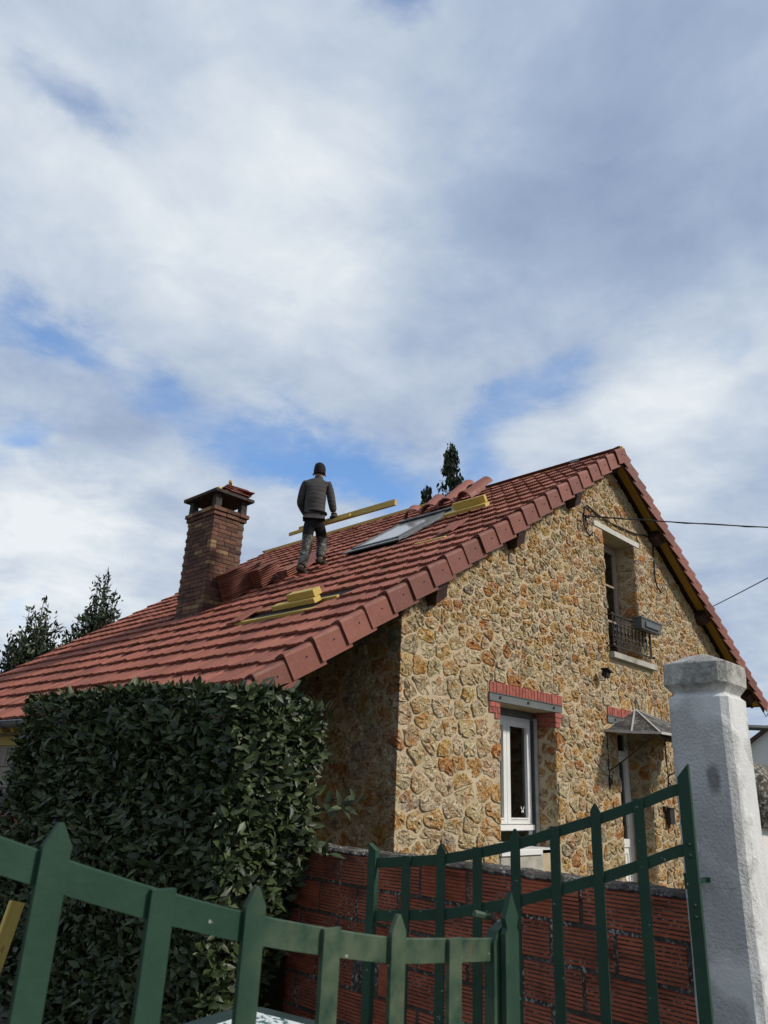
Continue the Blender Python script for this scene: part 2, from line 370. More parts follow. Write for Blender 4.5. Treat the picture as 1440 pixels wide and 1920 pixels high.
MT['pvc'] = simple('white_pvc', [(.66,.66,.64), (.74,.74,.72)], 3, .35, .02, 40, .5)
MT['steel'] = simple('painted_steel_lintel', [(.085,.095,.092), (.13,.14,.135)], 6, .6, .1, 50, .4)
MT['concrete'] = simple('cast_concrete', [(.27,.25,.21), (.38,.36,.31), (.46,.44,.39)], 7, .92, .4, 80, .2, .006, dirt=.35)
MT['lintelconc'] = simple('pale_concrete', [(.46,.44,.39), (.56,.54,.49)], 9, .92, .3, 80, .2, .005, dirt=.15)
MT['block'] = simple('concrete_block', [(.22,.20,.17), (.30,.275,.235)], 6, .95, .5, 70, .15, .006)
MT['iron'] = simple('black_wrought_iron', [(.012,.011,.011), (.03,.026,.024)], 20, .55, .2, 80, .4)
MT['darkgrey'] = simple('dark_grey_metal', [(.035,.04,.044), (.06,.066,.07)], 8, .45, .05, 60, .5)
MT['zinc'] = simple('zinc', [(.09,.10,.11), (.15,.16,.165)], 8, .45, .06, 60, .5, metal=.4)
MT['planter'] = simple('grey_plastic', [(.075,.085,.088), (.10,.11,.112)], 5, .5, .05, 60, .4)
MT['awning'] = mat_lichen_mortar('weathered_wire_glass', (.028,.027,.026), (.075,.072,.067), .75, 14)
MT['whitemetal'] = simple('chipped_white_metal', [(.35,.34,.32), (.5,.49,.47)], 12, .6, .1, 60, .4)
MT['glass'] = mat_glass(); MT['room'] = simple('dark_room', [(.05,.042,.035), (.075,.065,.055)], 2, .95, .0, 20, .1)
MT['curtain'] = simple('net_curtain', [(.25,.24,.22), (.36,.35,.33)], 9, .95, .2, 30, .1)
MT['deck'] = simple('roof_underlay', [(.018,.017,.018), (.032,.03,.03)], 9, .9, .3, 60, .15)
MT['sheet'] = simple('flat_tile_face', [(.26,.085,.06), (.31,.105,.075)], 8, .7, .1, 90, .3)
MT['bin'] = simple('dark_green_plastic', [(.010,.026,.022), (.015,.034,.028)], 6, .38, .05, 80, .5)
MT['sky_pane'] = simple('pale_skylight', [(.30,.29,.27), (.40,.385,.36)], 4, .12, .0, 40, .6)  # opaque pale grey pane with a smooth surface
MT['ground'] = simple('grassy_soil', [(.045,.05,.02), (.08,.08,.035), (.13,.11,.07)], 2.3, .95, .6, 30, .1, .03)
MT['drive'] = simple('gravel_drive', [(.16,.145,.12), (.24,.22,.19)], 18, .95, .8, 120, .1, .01)
MT['hill'] = simple('wooded_hill', [(.05,.045,.035), (.085,.075,.06)], .35, 1, .6, 1.5, .0, .5)
MT['white'] = simple('white_render', [(.60,.59,.56), (.68,.67,.64)], 2, .9, .1, 30, .2)
MT['darkroof'] = simple('dark_tile_roof', [(.05,.03,.028), (.09,.045,.04)], 3, .8, .2, 20, .2)
MT['redroof'] = simple('red_tile_roof', [(.14,.045,.035), (.20,.07,.05)], 3, .8, .2, 20, .2)
MT['rubber'] = simple('black_cable', [(.008,.008,.008), (.016,.016,.016)], 8, .6, .0, 40, .3)

# ------------------------------------------------------------------ ground
def make_ground():
    mb = MB(); n = 40; s = 900
    for i in range(n+1):
        for j in range(n+1):
            x = -s+2*s*i/n; y = -s+2*s*j/n; mb.v.append((x, y, 0.0)); mb.c.append(None)
    mb.f = [(i*(n+1)+j, (i+1)*(n+1)+j, (i+1)*(n+1)+j+1, i*(n+1)+j+1) for i in range(n) for j in range(n)]; mb.m = [0]*len(mb.f)
    o = bpy.data.objects.new('ground', mesh_of('ground', mb, MT['ground'])); COL.objects.link(o); o['kind'] = 'structure'
    mb = MB().box(-5.0, -2.35, -3.8, 8, -.05, .006)
    o = bpy.data.objects.new('driveway', mesh_of('driveway', mb, MT['drive'])); COL.objects.link(o); o['kind'] = 'structure'
    mb = MB().box(-40, 60, -9.5, -4.0, -.05, .010)
    o = bpy.data.objects.new('pavement', mesh_of('pavement', mb, MT['drive'])); COL.objects.link(o); o['kind'] = 'structure'
make_ground()

# ------------------------------------------------------------------ the house: shape numbers
W = 9.05; DEP = 8.35; APX, APZ = 4.45, 6.58; SL, SR = .6725, .649
EAVE_X = -2.14; VERGE_Y = -.26; FAR_Y = 8.6
TH = math.atan(SL); UL = Vector((math.cos(TH), 0, math.sin(TH))); NL = Vector((-math.sin(TH), 0, math.cos(TH))); YV = Vector((0, 1, 0))
THR = math.atan(SR); UR = Vector((-math.cos(THR), 0, math.sin(THR))); NR = Vector((math.sin(THR), 0, math.cos(THR)))
def ztop(x): return APZ - (SL*(APX-x) if x < APX else SR*(x-APX))
house = thing('stone_house', (4.5, 4, 0), 'rubble stone gabled house with red tiled roof under repair and brick chimney', 'house')
# openings in the gable (x0, x1, z0, z1)
WIN1 = (1.59, 2.70, 1.045, 2.52); DOOR = (4.20, 5.08, .22, 2.50); WIN2 = (4.15, 5.12, 3.465, 5.22)
REV = .30                                                    # depth of the reveals

def make_walls():
    g = MB(); xs = sorted({0, W, APX, *WIN1[:2], *DOOR[:2], *WIN2[:2]}); zs = sorted({0.0, 3.28, *WIN1[2:], *DOOR[2:], *WIN2[2:], 4.2})
    UND = .235
    def zu(x): return ztop(x)-UND
    for i in range(len(xs)-1):
        x0, x1 = xs[i], xs[i+1]
        ops = [o for o in (WIN1, DOOR, WIN2) if o[0] <= x0+1e-6 and o[1] >= x1-1e-6]
        ops.sort(key=lambda o: o[2]); z = 0.0
        for o in ops:
            g.add([(x0, 0, z), (x1, 0, z), (x1, 0, o[2]), (x0, 0, o[2])], [(0, 1, 2, 3)]); z = o[3]
        g.add([(x0, 0, z), (x1, 0, z), (x1, 0, zu(x1)), (x0, 0, zu(x0))], [(0, 1, 2, 3)])
    for (x0, x1, z0, z1) in (WIN1, DOOR, WIN2):
        d = REV+.08
        g.add([(x0,0,z0),(x1,0,z0),(x1,d,z0),(x0,d,z0)], [(0,1,2,3)]); g.add([(x0,0,z1),(x1,0,z1),(x1,d,z1),(x0,d,z1)], [(3,2,1,0)])
        g.add([(x0,0,z0),(x0,d,z0),(x0,d,z1),(x0,0,z1)], [(0,1,2,3)]); g.add([(x1,0,z0),(x1,d,z0),(x1,d,z1),(x1,0,z1)], [(3,2,1,0)])
    gw = part('gable_wall', g, MT['mortar'], house, fixn=False)
    sd = MB(); sd.add([(0,0,0),(0,DEP,0),(0,DEP,ztop(0)-UND),(0,0,ztop(0)-UND)], [(3,2,1,0)])
    sw = part('side_wall', sd, MT['mortar'], house, fixn=False)
    bw = MB(); bw.add([(W,0,0),(W,DEP,0),(W,DEP,zu(W)),(W,0,zu(W))], [(0,1,2,3)])
    bw.add([(0,DEP,0),(W,DEP,0),(W,DEP,zu(W)),(APX,DEP,zu(APX)),(0,DEP,zu(0))], [(4,3,2,1,0)])
    part('wall', bw, MT['mortar'], house, fixn=False)
    fl = MB(); fl.box(.05, W-.05, .42, DEP-.05, .02, .2); fl.box(.05, W-.05, .42, DEP-.05, 2.9, 3.0)
    for x0, x1, z0, z1 in ((1.2, 3.3, .2, 2.9), (3.7, 5.6, .2, 2.9), (3.6, 5.8, 3.0, 5.35)): fl.box(x0, x1, 3.2, 3.25, z0, z1)
    part('floor', fl, MT['room'], house)
    return gw, sw
GW, SW = make_walls()

# ------------------------------------------------------------------ rubble stones: irregular cells on the unfolded gable + side wall
def clip(poly, nx, nz, d):
    out = []; n = len(poly)
    for i in range(n):
        a = poly[i]; b = poly[(i+1) % n]; da = nx*a[0]+nz*a[1]-d; db = nx*b[0]+nz*b[1]-d
        if da <= 0: out.append(a)
        if (da < 0 < db) or (db < 0 < da):
            k = da/(da-db); out.append((a[0]+(b[0]-a[0])*k, a[1]+(b[1]-a[1])*k))
    return out
def area(p): return .5*sum(p[i][0]*p[(i+1) % len(p)][1]-p[(i+1) % len(p)][0]*p[i][1] for i in range(len(p)))
ANI = 1.3
def cells(smin, smax, zmin, zmax, radius, inside, clips, quoin=False, seed=1, joint=.0066, tries=26000, rows=None):
    rg = np.random.default_rng(seed); pts = np.zeros((0, 2)); rad = np.zeros(0)
    pre = []
    if quoin:                                                # corner stones straddle the corner, long and short in turn
        z = .06; k = 0
        while z < 3.3:
            h = rg.uniform(.19, .30); pre.append((.07 if k % 2 else -.06, z+h/2)); z += h; k += 1
    if pre: pts = np.array(pre); rad = np.array([.2]*len(pre))
    cand = []
    if rows:                                                 # rough courses: stones laid in wavering rows, then chips in the gaps
        z = zmin
        while z < zmax:
            h = rg.uniform(.80, 1.25)*rows(z); s = smin+rg.uniform(0, .3)
            while s < smax:
                w_ = radius(s, z)*rg.uniform(.55, 1.75); zz = z+h/2+.05*math.sin(s*1.3+z*2)+rg.normal(0, .17*h)
                cand.append((s+w_/2, zz, .58)); s += w_
            z += h
        for k_ in range(5000): cand.append((rg.uniform(smin, smax), rg.uniform(zmin, zmax), 0.80))
    else:
        for k_ in range(tries): cand.append((rg.uniform(smin, smax), rg.uniform(zmin, zmax), rg.uniform(.85, 1.2)))
    for (cs, cz, kr) in cand:
        if not inside(cs, cz): continue
        r = radius(cs, cz)*kr
        if len(pts):
            d = np.hypot(pts[:,0]-cs, (pts[:,1]-cz)*ANI)
            if (d < np.minimum(r, .5*(r+rad))).any(): continue
        pts = np.vstack((pts, (cs, cz))) if len(pts) else np.array([(cs, cz)]); rad = np.append(rad, r)
    res = []
    for i, (x, z) in enumerate(pts):
        dx = pts[:,0]-x; dz = (pts[:,1]-z)*ANI; d = np.hypot(dx, dz); order = np.argsort(d)[1:26]
        poly = [(x-.5, z-.4), (x+.5, z-.4), (x+.5, z+.4), (x-.5, z+.4)]
        for j in order:
            # bisector in the stretched metric, pulled in by half a joint
            nx, nz = dx[j], dz[j]*ANI; L = math.hypot(nx, nz); g = joint*rg.uniform(.7, 1.5)
            # half plane: dx*(X-x) + dz*ANI*(Z-z) <= d^2/2
            poly = clip(poly, nx/L, nz/L, (nx*x + nz*z + d[j]*d[j]/2)/L - g)
            if len(poly) < 3: break
        if len(poly) < 3: continue
        for (nx, nz, dd) in clips(x, z):
            poly = clip(poly, nx, nz, dd)
            if len(poly) < 3: break
        if len(poly) < 3 or area(poly) < .0012: continue
        res.append(poly)
    return res
def stone_mesh(poly, rg, hmin=.005, hmax=.017):
    """rings of (s, z, h) for one stone; returns verts, faces in unfolded coordinates"""
    # soften corners
    p = []
    n = len(poly)
    for i in range(n):
        a = poly[i]; b = poly[(i+1) % n]; L = math.hypot(b[0]-a[0], b[1]-a[1])
        if L < .012: p.append(((a[0]+b[0])/2, (a[1]+b[1])/2)); continue
        c = min(.25, rg.uniform(.010, .030)/L)
        p.append((a[0]+(b[0]-a[0])*c, a[1]+(b[1]-a[1])*c)); 
        k = 2 if L > .13 else 1 if L > .06 else 0
        for q_ in range(k):
            u_ = (q_+1)/(k+1); o_ = rg.normal(0, .009); p.append((a[0]+(b[0]-a[0])*u_-(b[1]-a[1])/L*o_, a[1]+(b[1]-a[1])*u_+(b[0]-a[0])/L*o_))
        p.append((a[0]+(b[0]-a[0])*(1-c), a[1]+(b[1]-a[1])*(1-c)))
    cx = sum(q[0] for q in p)/len(p); cz = sum(q[1] for q in p)/len(p)
    h0 = rg.uniform(hmin, hmax); n = len(p); v = []
    tx, tz = rg.normal(0, .06), rg.normal(0, .06)            # face slightly tilted
    for (sc, hh, jit) in ((1.0, -.006, 0), (.95, h0*.75, .002), (.76, h0+.001, .0045), (.42, h0+.002, .006)):
        for q in p:
            s = cx+(q[0]-cx)*sc+rg.normal(0, jit*.6); z = cz+(q[1]-cz)*sc+rg.normal(0, jit*.6)
            h = hh + (rg.normal(0, jit) + tx*(s-cx)+tz*(z-cz) if sc < 1 else 0)
            v.append((s, z, max(h, -.004) if sc < 1 else h))
    v.append((cx, cz, h0+.006+rg.normal(0, .004)))
    f = []
    for r in range(3): f += [(r*n+i, r*n+(i+1) % n, (r+1)*n+(i+1) % n, (r+1)*n+i) for i in range(n)]
    f += [(3*n+i, 3*n+(i+1) % n, 4*n) for i in range(n)]
    return v, f
def fold_cut(v, f):
    """cut faces along s = 0 so that a stone can turn the corner"""
    vs = list(v); out = []
    cut = {}
    def mid(a, b):
        k = (min(a, b), max(a, b))
        if k not in cut:
            A, B = vs[a], vs[b]; u = A[0]/(A[0]-B[0]); vs.append((0.0, A[1]+(B[1]-A[1])*u, A[2]+(B[2]-A[2])*u)); cut[k] = len(vs)-1
        return cut[k]
    for fc in f:
        sg = [vs[i][0] for i in fc]
        if min(sg) >= 0 or max(sg) <= 0: out.append(fc); continue
        for side in (1, -1):
            q = []
            for i in range(len(fc)):
                a, b = fc[i], fc[(i+1) % len(fc)]; sa, sb = vs[a][0]*side, vs[b][0]*side
                if sa >= 0: q.append(a)
                if (sa < 0 < sb) or (sb < 0 < sa): q.append(mid(a, b))
            if len(q) >= 3: out.append(tuple(q))
    return vs, out
def fold(p):
    s, z, h = p
    if abs(s) < 1e-9: return (-h, -h, z)
    if s > 0: return (s if s > .05 else s-h*(1-s/.05), -h, z)
    s = -s
    return (-h, s if s > .05 else s-h*(1-s/.05), z)
PAL = [((.46,.36,.215), 36), ((.52,.435,.30), 20), ((.48,.30,.12), 19), ((.42,.195,.075), 9), ((.35,.295,.22), 8), ((.50,.34,.15), 8)]
def stone_col(rg):
    k = rg.uniform(0, 100); a = 0
    for c, w in PAL:
        a += w
        if k < a: break
    f = rg.uniform(.86, 1.14); return tuple(x*f*rg.uniform(.95, 1.05) for x in c)
RECTS = [(1.59,2.70,.995,2.52), (1.375,2.89,2.515,2.73), (1.385,1.60,2.345,2.52), (2.69,2.83,2.37,2.52), (4.20,5.08,.0,2.5), (3.94,5.36,2.495,2.73), (4.15,5.12,3.46,5.22), (3.90,5.29,5.21,5.31), (4.135,5.46,3.325,3.47), (1.56,2.74,.78,1.0)]
def put_stones():
    UND = .24
    def inside(s, z):
        if s < 0: return z < ztop(0)-UND-.03
        if z > ztop(s)-UND-.03: return False
        return not any(a-.03 < s < b+.03 and c-.03 < z < d+.03 for a, b, c, d in RECTS)
    def radius(s, z):
        if s < 1.55 and z < 3.1: return .245
        if z < 2.9: return .185
        return .155
    cl, cr = math.cos(TH), math.cos(THR)
    def clips(x, z):
        o = [(0, -1, 0.0), (1, 0, W), (-1, 0, 2.4)]
        if x < 0: o.append((0, 1, ztop(0)-UND))
        else:
            o.append((-math.sin(TH), cl, (APZ-UND-SL*APX)*cl)); o.append((math.sin(THR), cr, (APZ-UND+SR*APX)*cr))
        for a, b, c, d in RECTS:
            k = [(a-x, (1, 0, a)), (x-b, (-1, 0, -b)), (c-z, (0, 1, c)), (z-d, (0, -1, -d))]
            k.sort(key=lambda q: -q[0])
            if k[0][0] > -.05: o.append(k[0][1])
        return o
    polys = cells(-2.4, W, 0, 6.3, radius, inside, clips, True, 3, rows=lambda z: .165 if z < 2.9 else .122)
    rg = np.random.default_rng(11); items = []
    for p in polys:
        v, f = stone_mesh(p, rg); v, f = fold_cut(v, f); V = [fold(q) for q in v]
        ctr = np.mean(V, axis=0); a = abs(area(p)); vd = np.array(ctr)-np.array(CAM); dist = np.linalg.norm(vd)
        side = ctr[0] < .02
        vis = in_view(ctr, 1.0) and ctr[2] > .95 and not (side and ctr[1] > 1.1) and ctr[0] < 6.6
        items.append(((a/dist**2 if vis else 0), V, f, ctr, stone_col(rg), side))
    # reveal of the ground-floor window, of the door and of the upper window (faces that look towards -x)
    for (x1, z0, z1, rr, sd_) in ((WIN1[1], WIN1[2], 2.36, .17, 21), (DOOR[1], .3, 2.36, .20, 22), (WIN2[1], 3.5, 5.18, .20, 23)):
        def ins(s, z): return .04 < s < REV-.02 and z0+.04 < z < z1-.04
        def cps(x, z): return [(-1, 0, 0.0), (1, 0, REV-.01), (0, -1, -z0), (0, 1, z1)]
        for p in cells(0, REV, z0, z1, lambda s, z: rr, ins, cps, False, sd_, .014, 3000):
            if rg.uniform() < .12: continue
            v, f = stone_mesh(p, rg, .004, .014); V = [(x1-q[2], q[0], q[1]) for q in v]
            items.append((0.0, V, [tuple(reversed(c)) for c in f], np.mean(V, axis=0), stone_col(rg), False))
    items.sort(key=lambda q: -q[0])
    nobj = 0; rest = MB()
    for i, (w_, V, f, ctr, col, side) in enumerate(items):
        mb = MB().add(V, f, 0, col)
        if i < 290 and w_ > 0:
            part('stone', mb, MT['stone'], SW if side else GW, origin=tuple(ctr), fixn=False, smooth=False); nobj += 1
        else: rest.add(V, f, 0, col)
    part('small_stones', rest, MT['stone'], GW, kind='stuff', fixn=False)
    print('stones', len(items), 'objects', nobj)
put_stones()

# ------------------------------------------------------------------ roof
GA = (APX-EAVE_X)/math.cos(TH)/24                            # course gauge along the slope
TW = .209                                                    # tile cover width
HB = .052                                                    # tile nose height above the base plane
def lroof(u, y, h): return Vector((EAVE_X, y, ztop(EAVE_X))) + UL*u + NL*(h-HB)
def make_roof():
    rf = MB()
    def slab(E, U, N, L, y0, y1, t):
        E = Vector(E); p = [E+U*u+YV*y+N*h for h in (-t, 0) for u, y in ((0,y0),(L,y0),(L,y1),(0,y1))]
        rf.hexa([tuple(q) for q in p])
    e = lroof(0, 0, .004)
    LL = (APX-EAVE_X)/math.cos(TH)
    # deck in strips so that the rafters and battens below an opened course show depth
    slab(e, UL, NL, LL-.02, VERGE_Y+.035, FAR_Y-.04, .05)
    er = Vector((9.44, 0, ztop(9.44))) + NR*(-HB)
    LR = (9.44-APX)/math.cos(THR)
    slab(er, UR, NR, LR-.02, VERGE_Y+.035, FAR_Y-.04, .05)
    roof = part('roof', rf, MT['deck'], house)
    # ---- field tile
    prof = [(0,-.002), (.010,.012), (.030,.018), (.048,.014), (.058,-.003), (.066,.010), (.086,.010), (.094,-.004), (.102,.010), (.122,.010), (.130,-.004), (.138,.010), (.158,.010), (.166,-.004), (.176,.009), (.209,.006)]
    n = len(prof); vs = []
    L = GA+.035
    for k, (lx, drop) in enumerate(((0., 0.), (L, -.036))):
        for (y, h) in prof:
            sc = -.016*math.sin(math.pi*min(1, max(0, (y-.0)/.07))) if y < .07 else -.004
            vs.append((lx+(sc if k == 0 else 0), y, HB-.022+h+drop))
    for (y, h) in prof:                                      # rounded nose and its underside
        sc = -.016*math.sin(math.pi*min(1, max(0, y/.07))) if y < .07 else -.004
        vs.append((sc+.004, y, HB-.022+h*.6-.026))
    fs = [(i, i+1, n+i+1, n+i) for i in range(n-1)] + [(2*n+i, 2*n+i+1, i+1, i) for i in range(n-1)]
    fs += [(2*n, 0, n), (2*n-1+0, n-1, 3*n-1)]
    tile_me = mesh_of('tile', MB().add(vs, fs), MT['tile'], fixn=False)
    tv = np.array(vs); tf = [f for f in fs]
    rows = []
    ny = int((FAR_Y-(-.14))/TW)
    skip = set()
    def gone(k, x, y):
        if .36 < x+.13 < .95 and 4.22 < y+.1 < 4.99: return True          # chimney
        if 1.78 < x+.13 < 2.98 and 1.80 < y+.1 < 2.86: return True        # roof window
        if k == 6 and .92 < y+.1 < 2.06: return True                      # opened course
        if k == 7 and .78 < y+.1 < 1.42: return True
        if k == 13 and .66 < y+.1 < .98: return True
        if k == 12 and 2.9 < y+.1 < 3.1: return True
        return False
    for k in range(24):
        for j in range(ny):
            y = -.14+j*TW; x = EAVE_X+k*GA*math.cos(TH)
            if gone(k, x, y): continue
            du = random.gauss(0, .004); dh = random.gauss(0, .0022); yaw = random.gauss(0, .006)
            if k == 11 and 2.0 < y < 2.9: dh += .006
            M = frame(lroof(k*GA+du, y, 0)+NL*dh, UL, YV, NL) @ Matrix.Rotation(yaw, 4, 'Z') @ Matrix.Rotation(random.gauss(0, .008), 4, 'Y')
            p = M @ Vector((.15, .1, 0)); d = (p-CAM).length
            w_ = 1/d**3 if in_view(p, 1.0) and not (p.y > -1 and k < 4 and p.y < 3.3) else 0
            rows.append((w_, M))
    rows.sort(key=lambda q: -q[0])
    for w_, M in rows[:295]: inst('tile', tile_me, M, roof)
    rest = rows[295:]; V = []; F = []; rr = []
    quads = np.array([f for f in tf if len(f) == 4]); nv = len(tv)
    for i, (w_, M) in enumerate(rest):
        m = np.array(M); V.append(tv @ m[:3,:3].T + m[:3,3]); F.append(quads+i*nv); rr += [random.random()]*nv
    me = np_mesh('field_tiles', np.vstack(V)-np.array(WL[roof]), np.vstack(F), MT['tile'], rr)
    o = bpy.data.objects.new('field_tiles', me); COL.objects.link(o); o.parent = roof; o['kind'] = 'stuff'
    # ---- verge tiles: rounded shoulder and a deep side flap with a nail
    def verge(flip):
        mb = MB(); L = GA+.045; s = -1 if flip else 1
        pr = [(.125,-.006), (.055,.016), (.018,.020), (.003,.010), (-.004,-.012), (-.006,-.208), (.008,-.208), (.010,-.016), (.055,-.004), (.125,-.020)]
        rings = [[(lx, s*(y+oy), HB-.01+h+dr) for (y, h) in pr] for lx, dr, oy in ((-.014,.012,-.016), (0,.012,-.016), (.018,.008,-.012), (L,-.030,.006))]
        rings[0] = [(lx+.004, y, z-.003) for lx, y, z in rings[0]]
        mb.loft(rings)
        mb.tube([(.2, s*-.002, HB-.10), (.2, s*-.022, HB-.10)], [.008, .005], 7, 1)
        return mesh_of('verge_tile', mb, [MT['verge'], MT['zinc']])
    vm = verge(False); vmf = verge(True)
    for k in range(24):
        M = frame(lroof(k*GA, VERGE_Y+random.gauss(0,.003), 0)+NL*random.gauss(0, .003), UL, YV, NL) @ Matrix.Rotation(random.gauss(0, .008), 4, 'Y') @ Matrix.Rotation(random.gauss(0, .006), 4, 'X')
        if k < 24: inst('verge_tile', vm, M, roof)
        M = frame(lroof(k*GA, FAR_Y, 0), UL, YV, NL); 
    GR = LR/22
    for k in range(22):
        o0 = Vector((9.44, VERGE_Y, ztop(9.44))) - NR*HB + UR*(k*GR)
        M = frame(o0, UR, YV, NR) @ Matrix.Diagonal((GR/GA, 1, 1, 1)) @ Matrix.Rotation(random.gauss(0, .008), 4, 'Y')
        inst('verge_tile', vm, M, roof)
    # right-hand slope, seen only along its edge: courses joined
    rm = MB()
    for k in range(22):
        o0 = Vector((9.44, 0, ztop(9.44))) - NR*HB + UR*(k*GR)
        p = []
        for u, h0 in ((-.01, HB), (GR+.03, HB-.034)):
            for y in (VERGE_Y+.10, FAR_Y): p.append(o0+UR*u+YV*y+NR*h0)
        for u, h0 in ((-.006, HB-.03),):
            for y in (VERGE_Y+.10, FAR_Y): p.append(o0+UR*u+YV*y+NR*h0)
        rm.add(p, [(0,1,3,2), (4,5,1,0)])
    part('slope_tiles', rm, MT['tile'], roof, kind='stuff')
    # ridge batten of new timber (ridge caps taken off)
    rb = MB(); rb.bar((APX+.005, VERGE_Y+.06, APZ-.085), (APX+.005, 3.3, APZ-.085), .05, .06); part('ridge_batten', rb, MT['pineold'], roof)
    rb = MB(); rb.bar((APX-.015, 3.3, APZ-.035), (APX-.015, FAR_Y-.1, APZ-.035), .06, .05); part('ridge_batten', rb, MT['pineold'], roof)
    rb = MB(); rb.box(APX-.01, APX+.03, VERGE_Y-.005, VERGE_Y+.03, APZ-.17, APZ+.0); part('ridge_board', rb, MT['pine'], roof)
    # battens and underlay visible in the opened course
    for u in (GA*6.15, GA*7.1):
        b = MB(); b.bar(lroof(u, .75, .022), lroof(u, 2.2, .022), .045, .03, NL); part('roof_batten', b, MT['pine'], roof)
    b = MB(); b.bar(lroof(GA*12.7, .6, .02), lroof(GA*12.7, 1.1, .02), .045, .03, NL); part('roof_batten', b, MT['pine'], roof)
    return roof
ROOF = make_roof()

def make_soffit():
    # boards under the right-hand overhang, brown trim against the wall, purlin ends
    def rp(x, y, h): return Vector((x, y, ztop(x))) + NR*(-HB-.055+h)
    xs = [4.62, 5.95, 7.42, 9.12, 9.40]
    for a, b in zip(xs[:-1], xs[1:]):
        for i, (y0, y1) in enumerate(((-.215, -.130), (-.128, -.045))):
            mb = MB(); p = [rp(x, y, h) for h in (-.020, -.001) for x, y in ((a+.012,y0),(b-.004,y0),(b-.004,y1),(a+.012,y1))]; mb.hexa([tuple(q) for q in p])
            part('soffit_board', mb, MT['pineold'], house)
    for (a, b, y0, y1, h0, h1) in ((4.5, 9.42, -.045, -.004, -.035, -.002), (4.48, 9.42, -.240, -.217, -.135, .02)):
        mb = MB(); p = [rp(x, y, h) for h in (h0, h1) for x, y in ((a,y0),(b,y0),(b,y1),(a,y1))]; mb.hexa([tuple(q) for q in p]); part('barge_board', mb, MT['brownwood'], house)
    def lp(x, y, h): return Vector((x, y, ztop(x))) + NL*(-HB-.055+h)
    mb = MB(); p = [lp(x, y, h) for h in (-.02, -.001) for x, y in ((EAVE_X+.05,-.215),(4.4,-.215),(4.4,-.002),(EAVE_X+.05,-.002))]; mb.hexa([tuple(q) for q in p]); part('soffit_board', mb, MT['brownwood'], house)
    for x, left in ((3.06,1), (1.66,1), (.22,1), (5.86,0), (7.38,0), (9.10,0)):
        U, N = (UL, NL) if left else (UR, NR)
        c = Vector((x, 0, ztop(x))) - N*(HB+.055)
        mb = MB(); w = .10
        k_ = 1.95 if left else 1.15; prof = [(-.215, -.02*k_), (-.205, -.085*k_), (-.16, -.115*k_), (-.12, -.155*k_), (.2, -.16*k_), (.2, -.002), (-.215, -.002)]   # shaped purlin end
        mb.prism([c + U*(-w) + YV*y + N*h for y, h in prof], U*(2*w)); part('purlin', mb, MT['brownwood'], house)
    c = Vector((APX, 0, APZ-.16)); mb = MB()
    mb.prism([c+Vector((-.09, y, z)) for y, z in ((-.215,-.03), (-.2,-.1), (-.14,-.14), (-.1,-.2), (.2,-.2), (.2,.0), (-.215,.0))], (.18, 0, 0)); part('purlin', mb, MT['brownwood'], house)
make_soffit()

